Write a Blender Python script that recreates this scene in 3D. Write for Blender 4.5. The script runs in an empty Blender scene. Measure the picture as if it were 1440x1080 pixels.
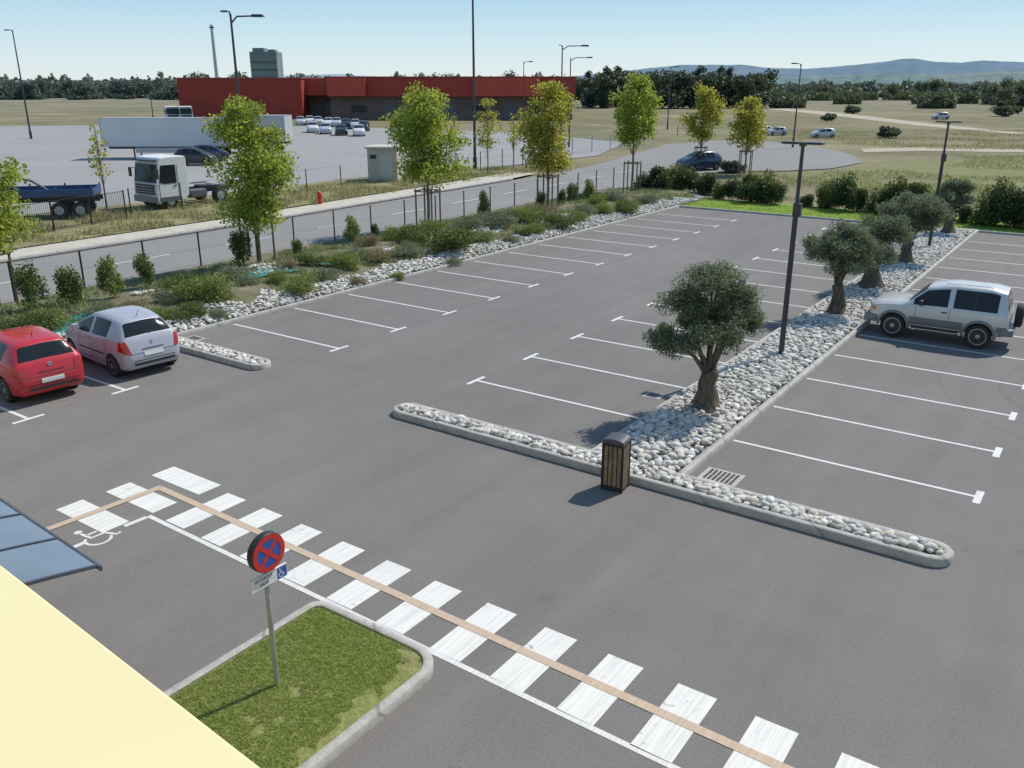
import bpy, bmesh, math, random
import numpy as np
from mathutils import Vector, Matrix
from mathutils.bvhtree import BVHTree
from mathutils import noise as mnoise
PI=math.pi
rnd=random.Random(11)
nrg=np.random.default_rng(5)
SC=bpy.context.scene
COL=SC.collection
# ---------------------------------------------------------------- survey
CH=7.2; F=1220.0; PITCH=math.atan(422/1220.0); YAW=math.radians(35)
cP,sP=math.cos(PITCH),math.sin(PITCH); cY,sY=math.cos(YAW),math.sin(YAW)
def FR(f,r,z=0): return Vector((r*cY-f*sY, f*cY+r*sY, z))
def G(u,v,z=0.0):
    a=F*cP+sP*(540-v); b=F*sP-cP*(540-v); t=(CH-z)/b
    return FR(t*a,t*(u-720),z)
def AT(u,fwd,z=0.0,v=200):
    a=F*cP+sP*(540-v); return FR(fwd,(u-720)*fwd/a,z)
# ---------------------------------------------------------------- materials
class NT:
    def __init__(s,name):
        s.m=bpy.data.materials.new(name); s.m.use_nodes=True; s.t=s.m.node_tree; s.n=s.t.nodes; s.l=s.t.links
        s.b=s.n['Principled BSDF']; s.out=s.n['Material Output']
        s.pos=s.n.new('ShaderNodeNewGeometry')
    def lk(s,a,b): s.l.new(a,b)
    def noise(s,scale,detail=3,rough=.55,vec=None,dist=0):
        n=s.n.new('ShaderNodeTexNoise'); n.inputs['Scale'].default_value=scale; n.inputs['Detail'].default_value=detail
        n.inputs['Roughness'].default_value=rough; n.inputs['Distortion'].default_value=dist
        s.lk(vec if vec else s.pos.outputs['Position'],n.inputs['Vector']); return n.outputs['Fac']
    def ramp(s,fac,stops):
        r=s.n.new('ShaderNodeValToRGB'); e=r.color_ramp.elements
        while len(e)<len(stops): e.new(.5)
        for i,(p,c) in enumerate(stops):
            e[i].position=p; e[i].color=(c[0],c[1],c[2],1) if hasattr(c,'__len__') else (c,c,c,1)
        s.lk(fac,r.inputs['Fac']); return r.outputs['Color']
    def mix(s,fac,a,b,mode='MIX'):
        n=s.n.new('ShaderNodeMix'); n.data_type='RGBA'; n.blend_type=mode
        for i,x in ((0,fac),(6,a),(7,b)):
            if isinstance(x,(int,float)): n.inputs[i].default_value=x
            elif isinstance(x,tuple): n.inputs[i].default_value=(x[0],x[1],x[2],1)
            else: s.lk(x,n.inputs[i])
        return n.outputs[2]
    def math(s,op,a,b=0):
        n=s.n.new('ShaderNodeMath'); n.operation=op
        for i,x in ((0,a),(1,b)):
            if isinstance(x,(int,float)): n.inputs[i].default_value=x
            else: s.lk(x,n.inputs[i])
        return n.outputs[0]
    def stretch(s,sc):
        mp=s.n.new('ShaderNodeMapping'); mp.inputs['Scale'].default_value=sc; s.lk(s.pos.outputs['Position'],mp.inputs['Vector']); return mp.outputs['Vector']
    def col(s,c):
        if isinstance(c,tuple): s.b.inputs['Base Color'].default_value=(c[0],c[1],c[2],1)
        else: s.lk(c,s.b.inputs['Base Color'])
    def bump(s,h,strength=.3,dist=.02):
        n=s.n.new('ShaderNodeBump'); n.inputs['Strength'].default_value=strength; n.inputs['Distance'].default_value=dist
        s.lk(h,n.inputs['Height']); s.lk(n.outputs['Normal'],s.b.inputs['Normal'])
    def set(s,rough=.6,metal=0,spec=.5,coat=0):
        s.b.inputs['Roughness'].default_value=rough; s.b.inputs['Metallic'].default_value=metal
        s.b.inputs['Specular IOR Level'].default_value=spec; s.b.inputs['Coat Weight'].default_value=coat
        return s.m
def M(name,c,rough=.6,metal=0,var=.12,scale=3,spec=.5,coat=0,bump=0,bs=20):
    t=NT(name)
    f=t.noise(scale,4)
    lo=tuple(x*(1-var) for x in c); hi=tuple(min(1,x*(1+var)) for x in c)
    t.col(t.ramp(f,[(.3,lo),(.7,hi)]))
    if bump: t.bump(t.noise(bs,3),bump,.02)
    return t.set(rough,metal,spec,coat)
def leafmat(name,stops,trans=.3,rough=.6,tc=(.36,.42,.06)):
    t=NT(name); c=t.ramp(t.pos.outputs['Random Per Island'],stops); t.col(c); t.set(rough,0,.3)
    tr=t.n.new('ShaderNodeBsdfTranslucent'); t.lk(t.mix(.55,c,tc),tr.inputs['Color'])
    ms=t.n.new('ShaderNodeMixShader'); ms.inputs[0].default_value=trans
    t.lk(t.b.outputs[0],ms.inputs[1]); t.lk(tr.outputs[0],ms.inputs[2]); t.lk(ms.outputs[0],t.out.inputs['Surface'])
    return t.m
def asphalt(name,lo,mid,hi,lot=False,rough=1.0):
    t=NT(name)
    big=t.noise(.10,6,.6,dist=.6); med=t.noise(.8,5,.65); fine=t.noise(30,4,.85); grit=t.noise(140,2,.8)
    c=t.ramp(big,[(.3,lo),(.5,mid),(.7,hi)])
    c=t.mix(.22*rough,c,t.ramp(med,[(.25,.36),(.75,.66)]),'OVERLAY')
    c=t.mix(.6*rough,c,t.ramp(fine,[(.3,.30),(.7,.74)]),'OVERLAY')
    st=t.noise(1.0,5,.65,vec=t.stretch((1.1,.06,1)),dist=.3)
    c=t.mix(.28*rough,c,t.ramp(st,[(.3,.38),(.7,.64)]),'OVERLAY')
    if lot:
        cr=t.noise(.55,8,.75,dist=1.5); k=t.ramp(t.math('ABSOLUTE',t.math('SUBTRACT',cr,.5)),[(.0,.8),(.004,1)]); c=t.mix(.4,c,k,'MULTIPLY')
        sp=t.ramp(t.noise(2.1,3,.5),[(.68,1.0),(.76,.76)]); c=t.mix(.55,c,sp,'MULTIPLY')
        lt=t.ramp(t.noise(11,3,.6),[(.66,0),(.72,1)]); c=t.mix(t.math('MULTIPLY',lt,.10),c,(.30,.285,.27))
        for (cx,cy,r,w) in ((1.6,24.5,3.4,.09),(1.6,24.5,4.8,.09)):
            sb=t.n.new('ShaderNodeVectorMath'); sb.operation='DISTANCE'; t.lk(t.pos.outputs['Position'],sb.inputs[0]); sb.inputs[1].default_value=(cx,cy,0)
            d=t.math('ABSOLUTE',t.math('SUBTRACT',sb.outputs['Value'],r))
            k=t.ramp(t.math('ADD',t.math('DIVIDE',d,w*2),t.math('MULTIPLY',t.noise(.5,2),.9)),[(.35,.88),(.95,1)])
            c=t.mix(1,c,k,'MULTIPLY')
    t.col(c); t.bump(grit,.4*rough,.01); return t.set(.9,0,.25)
LOT=asphalt('asphalt_lot',(.150,.140,.133),(.163,.152,.144),(.180,.168,.159),lot=True)
ROAD=asphalt('asphalt_road',(.205,.197,.188),(.218,.21,.20),(.235,.226,.216),rough=.3)
YARD=asphalt('asphalt_yard',(.25,.245,.24),(.27,.265,.26),(.29,.285,.28),rough=.25)
def paintmat(name,c,wear=.5,under=(.19,.175,.165)):
    t=NT(name); w=t.noise(9,6,.75); w2=t.noise(1.3,3,.6)
    f=t.ramp(t.math('ADD',t.math('MULTIPLY',w,.65),t.math('MULTIPLY',w2,.35)),[(wear-.08,0.0),(wear+.03,1.0)])
    st=t.noise(1.2,3,.5,vec=t.stretch((22,.8,1)))
    cc=t.mix(.5,c,t.ramp(st,[(.35,tuple(x*.68 for x in c)),(.6,c)]))
    gr=t.noise(60,3,.8); cc=t.mix(.4,cc,t.ramp(gr,[(.3,.35),(.65,.62)]),'OVERLAY')
    t.col(t.mix(f,under,cc)); t.bump(t.noise(120,2),.25,.01); return t.set(.8)
PAINT=paintmat('white_road_paint',(.62,.61,.59),.37)
PAINTZ=paintmat('zebra_paint',(.66,.65,.62),.39)
BEIGE=paintmat('beige_guide_paint',(.48,.37,.27),.34)
t=NT('terrain_dry_grass')
n1=t.noise(.018,5,.6); n2=t.noise(.12,5,.65); n3=t.noise(2.5,4,.7)
c=t.ramp(n1,[(.34,(.26,.215,.135)),(.46,(.205,.18,.11)),(.55,(.16,.152,.085)),(.66,(.28,.24,.165))])
c=t.mix(.6,c,t.ramp(n2,[(.3,.32),(.7,.66)]),'OVERLAY'); c=t.mix(.5,c,t.ramp(n3,[(.3,.3),(.7,.7)]),'OVERLAY')
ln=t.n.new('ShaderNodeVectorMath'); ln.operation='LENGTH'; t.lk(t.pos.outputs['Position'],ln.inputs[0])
haze=t.ramp(t.math('DIVIDE',ln.outputs['Value'],3000),[(.08,0),(.35,.6),(1,.9)])  # aerial haze painted into the ground colour, growing with distance
c=t.mix(haze,c,(.22,.26,.26)); t.col(c); t.bump(n3,.5,.1); TERR=t.set(.95,0,.1)
def grassmat(name,a,b,c_):
    t=NT(name); n=t.noise(.8,5,.7); m=t.noise(14,4,.7)
    c=t.ramp(n,[(.3,a),(.5,b),(.7,c_)]); c=t.mix(.6,c,t.ramp(m,[(.3,.28),(.7,.72)]),'OVERLAY'); t.col(c); t.bump(m,.6,.05); return t.set(.95,0,.1)
LAWN=grassmat('lawn_green',(.14,.23,.035),(.19,.29,.05),(.23,.32,.07))
ISGR=grassmat('island_grass_soil',(.17,.20,.06),(.21,.22,.08),(.23,.19,.12))
VERGE=grassmat('verge_dry',(.16,.16,.07),(.22,.20,.10),(.30,.26,.16))
SOIL=grassmat('planting_soil',(.11,.12,.055),(.16,.15,.09),(.24,.21,.15))
PATH=M('sandy_pavement',(.44,.40,.33),.9,var=.12,scale=1.5,bump=.2)
t=NT('kerb_concrete'); n=t.noise(6,5,.7); n2=t.noise(60,3,.7)
c=t.ramp(n,[(.3,(.33,.315,.29)),(.7,(.48,.46,.43))]); c=t.mix(.5,c,t.ramp(n2,[(.3,.3),(.7,.7)]),'OVERLAY')
c=t.mix(.4,c,t.ramp(t.noise(1.2,4,.7),[(.35,.62),(.6,1)]),'MULTIPLY')
wv=t.n.new('ShaderNodeTexWave'); wv.wave_type='BANDS'; wv.bands_direction='DIAGONAL'; wv.inputs['Scale'].default_value=.30; t.lk(t.pos.outputs['Position'],wv.inputs['Vector'])
c=t.mix(.8,c,t.ramp(wv.outputs['Fac'],[(.0,.55),(.004,1)]),'MULTIPLY')
t.col(c); t.bump(n2,.3,.01); KERB=t.set(.9,0,.2)
t=NT('river_cobbles'); c=t.ramp(t.pos.outputs['Random Per Island'],[(0,(.27,.255,.23)),(.2,(.43,.41,.375)),(.55,(.56,.54,.50)),(.8,(.50,.44,.35)),(.9,(.62,.605,.57)),(1,(.68,.67,.64))])
c=t.mix(.35,c,t.ramp(t.noise(22,4),[(.3,.3),(.7,.7)]),'OVERLAY'); t.col(c); STONE=t.set(.85,0,.3)
GRAVBED=M('gravel_bed',(.22,.20,.18),.95,var=.4,scale=12,bump=.6,bs=25)
DARKM=M('dark_painted_metal',(.03,.032,.038),.45,.3,var=.2,scale=6)
POLE=M('lamp_pole_paint',(.045,.047,.055),.4,.2,var=.15,scale=4)
GALV=M('galvanised_steel',(.42,.43,.45),.45,.6,var=.15,scale=8)
BLACK=M('black_plastic',(.025,.025,.028),.5,var=.2)
RUB=M('tyre_rubber',(.022,.022,.022),.8,var=.2)
RIM=M('alloy_rim',(.38,.39,.41),.4,.7,var=.1)
t=NT('dark_car_glass'); t.col((.015,.019,.022)); GLASS=t.set(.10,0,.35,0)
t=NT('plate_white'); t.col((.6,.6,.56)); PLATE=t.set(.4)
REDL=M('red_tail_lens',(.38,.012,.012),.15,var=.1,coat=.6)
CLRL=M('clear_lamp_lens',(.6,.61,.63),.15,var=.1,coat=.6)
ORL=M('amber_lens',(.7,.22,.03),.2,var=.1)
WOOD=M('bin_wood_slats',(.20,.15,.095),.7,var=.4,scale=9)
STAKE=M('stake_wood',(.20,.15,.10),.85,var=.3,scale=5)
def barkmat(name,a,b,sc=14):
    t=NT(name); n=t.noise(sc,5,.7,vec=t.stretch((1,1,.25))); t.col(t.ramp(n,[(.3,a),(.7,b)])); t.bump(n,1.0,.08); return t.set(.95,0,.1)
BARKO=barkmat('olive_bark',(.05,.042,.033),(.22,.19,.15))
BARKP=barkmat('plane_bark',(.13,.115,.09),(.30,.27,.21))
BARKF=barkmat('dark_bark',(.05,.04,.03),(.12,.10,.08))
LOL=leafmat('olive_leaves',[(0,(.085,.105,.06)),(.5,(.145,.175,.105)),(.85,(.21,.24,.16)),(1,(.33,.35,.27))],.32,tc=(.26,.32,.12))
LPL=leafmat('plane_leaves',[(0,(.15,.20,.03)),(.5,(.24,.31,.05)),(.85,(.34,.38,.07)),(1,(.42,.37,.10))],.5,tc=(.50,.58,.08))
LPO=leafmat('plane_leaves_turning',[(0,(.17,.20,.03)),(.5,(.30,.31,.05)),(.85,(.42,.37,.07)),(1,(.42,.24,.07))],.5,tc=(.55,.54,.08))
LSH=leafmat('shrub_leaves',[(0,(.04,.065,.022)),(.5,(.08,.12,.04)),(1,(.15,.20,.07))],.25)
LSD=leafmat('dark_hedge_leaves',[(0,(.02,.038,.018)),(.5,(.04,.068,.028)),(1,(.09,.13,.05))],.15)
LSL=leafmat('light_shrub_leaves',[(0,(.10,.14,.04)),(.5,(.17,.22,.06)),(1,(.28,.31,.12))],.3)
LGR=leafmat('grey_green_leaves',[(0,(.12,.14,.09)),(.6,(.20,.22,.15)),(1,(.31,.31,.23))],.2)
LBR=leafmat('dry_brown_leaves',[(0,(.16,.11,.06)),(.6,(.26,.20,.12)),(1,(.36,.30,.19))],.2)
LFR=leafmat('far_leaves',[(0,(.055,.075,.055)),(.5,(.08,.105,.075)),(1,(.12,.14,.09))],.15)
LFH=leafmat('far_hazy_leaves',[(0,(.085,.115,.11)),(.5,(.105,.14,.125)),(1,(.13,.16,.14))],.12)  # leaf tones made paler and bluer to stand for distance haze
LFD=leafmat('dark_conifer_leaves',[(0,(.032,.048,.042)),(.5,(.052,.075,.058)),(1,(.075,.10,.07))],.1)
GRB=leafmat('grass_blades',[(0,(.20,.27,.05)),(.6,(.30,.40,.09)),(.9,(.40,.46,.15)),(1,(.45,.42,.24))],.45)
GRD=leafmat('dry_grass_blades',[(0,(.20,.18,.08)),(.5,(.33,.28,.16)),(1,(.43,.37,.25))],.3)
# ---------------------------------------------------------------- helpers
def tag(o,label=None,cat=None,group=None,kind=None):
    if label: o['label']=label
    if cat: o['category']=cat
    if group: o['group']=group
    if kind: o['kind']=kind
    return o
def empty(name,loc,rz=0,label=None,cat=None,group=None):
    o=bpy.data.objects.new(name,None); o.empty_display_size=.2; COL.objects.link(o); o.location=loc; o.rotation_euler=(0,0,rz)
    return tag(o,label,cat,group)
def link(name,me,parent=None):
    o=bpy.data.objects.new(name,me); COL.objects.link(o)
    if parent: o.parent=parent
    return o
def npmesh(name,V,Fc,mats,parent=None,smooth=False):
    V=np.asarray(V,dtype=np.float32); Fc=np.asarray(Fc,dtype=np.int32); k=Fc.shape[1]
    me=bpy.data.meshes.new(name); me.vertices.add(len(V)); me.vertices.foreach_set('co',V.ravel())
    me.loops.add(Fc.size); me.loops.foreach_set('vertex_index',Fc.ravel())
    me.polygons.add(len(Fc)); me.polygons.foreach_set('loop_start',np.arange(0,Fc.size,k,dtype=np.int32))
    me.polygons.foreach_set('loop_total',np.full(len(Fc),k,dtype=np.int32))
    if smooth: me.polygons.foreach_set('use_smooth',np.ones(len(Fc),dtype=bool))
    me.update(calc_edges=True); me.validate()
    for m in mats: me.materials.append(m)
    return link(name,me,parent)
def copyobj(o,parent=None):
    c=o.copy(); COL.objects.link(c)
    if parent is not None: c.parent=parent
    for ch in list(o.children): copyobj(ch,c)
    return c
class MB:
    def __init__(s): s.v=[]; s.f=[]; s.m=[]
    def add(s,vs,fs,mi=0):
        o=len(s.v); s.v+=[tuple(v) for v in vs]; s.f+=[tuple(i+o for i in f) for f in fs]; s.m+=[mi]*len(fs)
    def box(s,c,d,rz=0,mi=0,top=None):
        x,y,z=d[0]/2,d[1]/2,d[2]/2; tx,ty=(top if top else (1,1)); cr,sr=math.cos(rz),math.sin(rz); vs=[]
        for sz in(-1,1):
            for sx,sy in((-1,-1),(1,-1),(1,1),(-1,1)):
                px=sx*x*(tx if sz>0 else 1); py=sy*y*(ty if sz>0 else 1)
                vs.append((c[0]+px*cr-py*sr,c[1]+px*sr+py*cr,c[2]+sz*z))
        s.add(vs,[(3,2,1,0),(4,5,6,7),(0,1,5,4),(1,2,6,5),(2,3,7,6),(3,0,4,7)],mi); return s
    def tube(s,pts,rad,n=8,mi=0,jit=0,rg=rnd):
        pts=[Vector(p) for p in pts]
        if not hasattr(rad,'__len__'): rad=[rad]*len(pts)
        up=None; o=len(s.v)
        for i,p in enumerate(pts):
            d=(pts[min(i+1,len(pts)-1)]-pts[max(i-1,0)]).normalized()
            if up is None: up=d.orthogonal().normalized()
            a=(up-d*up.dot(d)); a=a.normalized() if a.length>1e-6 else d.orthogonal().normalized(); up=a; b=d.cross(a)
            for k in range(n):
                r=rad[i]*(1+ (rg.uniform(-jit,jit) if jit else 0)); an=2*PI*k/n
                s.v.append(tuple(p+a*math.cos(an)*r+b*math.sin(an)*r))
        m=len(pts)
        for i in range(m-1):
            for k in range(n):
                k2=(k+1)%n; s.f.append((o+i*n+k,o+i*n+k2,o+(i+1)*n+k2,o+(i+1)*n+k)); s.m.append(mi)
        s.f.append(tuple(o+k for k in range(n-1,-1,-1))); s.m.append(mi)
        s.f.append(tuple(o+(m-1)*n+k for k in range(n))); s.m.append(mi); return s
    def extr(s,poly,y0,y1,mi=0):
        n=len(poly); vs=[(p[0],y0,p[1]) for p in poly]+[(p[0],y1,p[1]) for p in poly]
        s.add(vs,[tuple(range(n)),tuple(range(2*n-1,n-1,-1))]+[(i,i+n,(i+1)%n+n,(i+1)%n) for i in range(n)],mi); return s
    def lathe(s,prof,n,mp=lambda x,y,z:(x,y,z),mi=0):
        o=len(s.v)
        for r,z in prof:
            for k in range(n):
                a=2*PI*k/n; s.v.append(tuple(mp(r*math.cos(a),r*math.sin(a),z)))
        for i in range(len(prof)-1):
            for k in range(n):
                k2=(k+1)%n; s.f.append((o+i*n+k,o+i*n+k2,o+(i+1)*n+k2,o+(i+1)*n+k)); s.m.append(mi)
        s.f.append(tuple(o+k for k in range(n-1,-1,-1))); s.m.append(mi)
        s.f.append(tuple(o+(len(prof)-1)*n+k for k in range(n))); s.m.append(mi); return s
    def build(s,name,mats,parent=None,smooth=0,bevel=0,fix=False):
        me=bpy.data.meshes.new(name); me.from_pydata(s.v,[],s.f)
        if not isinstance(mats,(list,tuple)): mats=[mats]
        for m in mats: me.materials.append(m)
        me.polygons.foreach_set('material_index',s.m)
        if fix:
            bm=bmesh.new(); bm.from_mesh(me); bmesh.ops.recalc_face_normals(bm,faces=bm.faces); bm.to_mesh(me); bm.free()
        if smooth:
            me.polygons.foreach_set('use_smooth',[True]*len(me.polygons)); me.set_sharp_from_angle(angle=math.radians(smooth))
        me.update(); o=link(name,me,parent)
        if bevel:
            b=o.modifiers.new('bevel','BEVEL'); b.width=bevel; b.segments=2; b.limit_method='ANGLE'
        return o
def flat(name,poly,z,mat,parent=None):
    bm=bmesh.new(); vs=[bm.verts.new((p[0],p[1],z)) for p in poly]; f=bm.faces.new(vs); f.normal_update()
    if f.normal.z<0: f.normal_flip()
    bmesh.ops.triangulate(bm,faces=bm.faces)
    me=bpy.data.meshes.new(name); bm.to_mesh(me); bm.free(); me.materials.append(mat); return link(name,me,parent)
def rect(x0,x1,y0,y1): return [(x0,y0),(x1,y0),(x1,y1),(x0,y1)]
ORD=['first','second','third','fourth','fifth','sixth','seventh','eighth','ninth','tenth','eleventh','twelfth','thirteenth','fourteenth','fifteenth','sixteenth','seventeenth','eighteenth','nineteenth','twentieth']
def ordn(i):
    if i<20: return ORD[i]
    tens={2:'twenty',3:'thirty',4:'forty'}[(i+1)//10]; r=(i+1)%10
    return (tens[:-1]+'ieth') if r==0 else tens+'-'+ORD[r-1]
def arc(cx,cy,r,a0,a1,n): return [(cx+r*math.cos(math.radians(a0+(a1-a0)*i/n)),cy+r*math.sin(math.radians(a0+(a1-a0)*i/n))) for i in range(n+1)]
def offset(poly,d):
    out=[]; n=len(poly)
    for i in range(n):
        p0=Vector(poly[i-1][:2]);p=Vector(poly[i][:2]);p1=Vector(poly[(i+1)%n][:2])
        a=(p-p0).normalized(); b=(p1-p).normalized(); na=Vector((-a.y,a.x)); nb=Vector((-b.y,b.x)); m=(na+nb)
        m=m.normalized() if m.length>1e-5 else na
        out.append(tuple(p+m*(d/max(.35,m.dot(na)))))
    return out
def inside(poly,x,y):
    c=False; n=len(poly); j=n-1
    for i in range(n):
        xi,yi=poly[i][0],poly[i][1]; xj,yj=poly[j][0],poly[j][1]
        if (yi>y)!=(yj>y) and x<(xj-xi)*(y-yi)/(yj-yi)+xi: c=not c
        j=i
    return c
def kerb(poly,w,h,name='kerb',z0=-.02):
    inn=offset(poly,w); b1=offset(poly,.025); b2=offset(poly,w-.02); n=len(poly); mb=MB()
    rings=[(poly,z0),(poly,h-.025),(b1,h),(b2,h),(inn,h-.015),(inn,z0)]
    vs=[]
    for r,z in rings: vs+=[(p[0],p[1],z) for p in r]
    fs=[]
    for k in range(len(rings)-1):
        for i in range(n):
            j=(i+1)%n; fs.append((k*n+i,k*n+j,(k+1)*n+j,(k+1)*n+i))
    mb.add(vs,fs); o=mb.build(name,KERB,None,smooth=50); return o,inn
# ---------------------------------------------------------------- foliage
def leafVF(P,size,asp,rg,up=0.0):
    n=len(P); a=rg.normal(size=(n,3)); a[:,2]+=up; a/=np.linalg.norm(a,axis=1,keepdims=True)
    b=rg.normal(size=(n,3)); b-=a*np.sum(a*b,axis=1,keepdims=True); b/=np.linalg.norm(b,axis=1,keepdims=True)
    s=size*rg.uniform(.6,1.3,size=(n,1))
    V=np.stack([P-a*s/2,P+b*s*asp/2-a*s*.05,P+a*s/2,P-b*s*asp/2-a*s*.05],axis=1).reshape(-1,3)
    return V,np.arange(4*n).reshape(-1,4)
def blades(P,h,w,rg,lean=.35):
    n=len(P); an=rg.uniform(0,2*PI,n); d=np.stack([np.cos(an),np.sin(an),np.zeros(n)],1); hh=h*rg.uniform(.5,1.3,(n,1))
    top=P+np.concatenate([rg.normal(size=(n,2))*lean*hh,hh],axis=1)
    V=np.stack([P-d*w/2,P+d*w/2,top],axis=1).reshape(-1,3); return V,np.arange(3*n).reshape(-1,3)
def inball(n,rg,bias=.45):
    d=rg.normal(size=(n,3)); d/=np.linalg.norm(d,axis=1,keepdims=True); return d*(rg.uniform(0,1,(n,1))**bias)
def clumps_from(blobs,per,rg):
    out=[]
    for (x,y,z,rx,rz,cr,k) in blobs:
        q=inball(k,rg,.4)
        for p in q: out.append((x+p[0]*rx,y+p[1]*rx,z+p[2]*rz,cr*rg.uniform(.7,1.25)))
    return out
def crownmesh(name,clumps,nl,size,asp,mat,parent,rg,up=0,soft=.6):
    w=np.array([c[3]**2 for c in clumps]); w/=w.sum(); cnt=rg.multinomial(nl,w); P=[]
    for c,k in zip(clumps,cnt):
        P.append(np.array(c[:3])+inball(k,rg,soft)*c[3]*np.array([1,1,.8]))
    V,Fc=leafVF(np.concatenate(P),size,asp,rg,up); return npmesh(name,V,Fc,[mat],parent)
def tree(name,label,cat,loc,blobs,nl,size,asp,lm,bm_,tr,tz,seed,group=None,gnarl=False,rz=0,brn=5,scale=1):
    rg=np.random.default_rng(seed); rr=random.Random(seed)
    root=empty(name,loc,rz,label,cat,group); cl=clumps_from(blobs,1,rg)
    mb=MB()
    cx=sum(b[0] for b in blobs)/len(blobs); cy=sum(b[1] for b in blobs)/len(blobs)
    if gnarl:
        l=rr.uniform(-.08,.08)
        pts=[(0,0,-.1),(0,0,.02),(.02,0,.14),(.03+l,.02,.34),(-.02+l,.03,.6),(.05-l,0,.85),(-l,cy*.1,tz)]
        mb.tube(pts,[tr*2.3,tr*1.9,tr*1.4,tr*1.08,tr*.95,tr*.95,tr*.85],16,jit=.10,rg=rr)
        for k in range(6):
            a=rr.uniform(0,2*PI); mb.tube([(math.cos(a)*tr*1.6,math.sin(a)*tr*1.6,-.02),(math.cos(a)*tr*1.0,math.sin(a)*tr*1.0,.2),(math.cos(a+.4)*tr*.66,math.sin(a+.4)*tr*.66,.55),(math.cos(a+.8)*tr*.4,math.sin(a+.8)*tr*.4,tz-.05)],[tr*.5,tr*.42,tr*.34,tr*.3],8,jit=.14,rg=rr)
        for (x,y,z,rx,rz_,cr,k) in blobs:
            m=(x*.35+rr.uniform(-.05,.05),y*.35+rr.uniform(-.05,.05),tz+(z-tz)*.4)
            mb.tube([(-l,0,tz-.15),m,(x*.8,y*.8,z-.1)],[tr*.36,tr*.2,tr*.08],7,jit=.08,rg=rr)
        for (x,y,z,r) in cl:
            b=min(blobs,key=lambda q:(q[0]-x)**2+(q[1]-y)**2+(q[2]-z)**2)
            mb.tube([(b[0]*.8,b[1]*.8,b[2]-.1),((b[0]+x)/2,(b[1]+y)/2,(b[2]+z)/2+.03),(x,y,z)],[tr*.08,tr*.05,tr*.03],4)
    else:
        top=max(b[2]+b[4]*.6 for b in blobs)
        mb.tube([(0,0,-.1),(0,0,.1),(.03,0,tz*.5),(-.02,.03,tz),(cx*.7,cy*.7,(tz+top)/2),(cx,cy,top)],[tr*1.4,tr,tr*.9,tr*.8,tr*.5,tr*.15],8,rg=rr)
        for (x,y,z,r) in cl:
            z0=max(tz*.8,min(z-abs(x)-abs(y)-.2,z-.3))
            m=(x*.45+rr.uniform(-.08,.08),y*.45+rr.uniform(-.08,.08),z0+(z-z0)*.5+rr.uniform(-.05,.1))
            rb=tr*.2
            mb.tube([(0,0,z0-.1),m,(x,y,z)],[rb,rb*.6,rb*.15],brn)
    mb.build('trunk',bm_,root,smooth=60)
    crownmesh('crown',cl,nl,size,asp,lm,root,rg,soft=.6)
    root.scale=(scale,)*3
    return root
def shrubmesh(r,h,nl,size,asp,mat,seed,k=10,up=.3):
    rg=np.random.default_rng(seed); q=inball(k,rg,.4); cl=[(p[0]*r*.7,p[1]*r*.7,h*.5+p[2]*h*.4,r*.42) for p in q]
    w=rg.integers(0,k,nl); C=np.array([c[:3] for c in cl])[w]; P=C+inball(nl,rg,.5)*np.array([r*.45,r*.45,h*.28]); P[:,2]=np.maximum(P[:,2],.02)
    V,Fc=leafVF(P,size,asp,rg,up)
    return npmesh('shrub_proto',V,Fc,[mat])
# ---------------------------------------------------------------- world, sun, camera
w=bpy.data.worlds.new('World'); SC.world=w; w.use_nodes=True
wt=w.node_tree; wn=wt.nodes; bg=wn['Background']; sky=wn.new('ShaderNodeTexSky'); sky.sky_type='NISHITA'; sky.sun_disc=False
sunv=Vector((.28,.96,0)).normalized(); EL=math.radians(50)
sky.sun_elevation=EL; sky.sun_rotation=math.atan2(sunv.x,sunv.y); sky.altitude=200; sky.air_density=1.0; sky.dust_density=.3; sky.ozone_density=2.0
tc=wn.new('ShaderNodeTexCoord'); sx=wn.new('ShaderNodeSeparateXYZ'); wt.links.new(tc.outputs['Generated'],sx.inputs[0])
cr=wn.new('ShaderNodeValToRGB'); e=cr.color_ramp.elements
for _ in range(3): e.new(.5)
for i,(p,c) in enumerate([(0,(.80,.87,.88)),(.035,(.66,.83,.90)),(.09,(.42,.68,.87)),(.3,(.26,.46,.72)),(1,(.15,.30,.56))]): e[i].position=p; e[i].color=c+(1,)
wt.links.new(sx.outputs[2],cr.inputs[0])
sc_=wn.new('ShaderNodeVectorMath'); sc_.operation='SCALE'; sc_.inputs['Scale'].default_value=10.0; wt.links.new(cr.outputs[0],sc_.inputs[0])
mx=wn.new('ShaderNodeMix'); mx.data_type='RGBA'; mx.inputs[0].default_value=.88; wt.links.new(sky.outputs[0],mx.inputs[6]); wt.links.new(sc_.outputs[0],mx.inputs[7])
wt.links.new(mx.outputs[2],bg.inputs[0]); bg.inputs[1].default_value=.10
sl=bpy.data.lights.new('sun','SUN'); sl.energy=4.8; sl.angle=math.radians(.53); sl.color=(1,.945,.86)
so=bpy.data.objects.new('sun',sl); COL.objects.link(so); d=Vector((sunv.x*math.cos(EL),sunv.y*math.cos(EL),math.sin(EL)))
so.rotation_euler=d.to_track_quat('Z','Y').to_euler(); so.location=(0,0,60)
SC.view_settings.view_transform='Standard'; SC.view_settings.look='None'; SC.view_settings.exposure=0
cam=bpy.data.cameras.new('camera'); co=bpy.data.objects.new('camera',cam); COL.objects.link(co); co.location=(0,0,CH)
co.rotation_euler=(PI/2-PITCH,0,YAW); cam.lens=36*F/1440; cam.sensor_width=36; cam.clip_end=30000; cam.clip_start=.05; SC.camera=co
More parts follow.
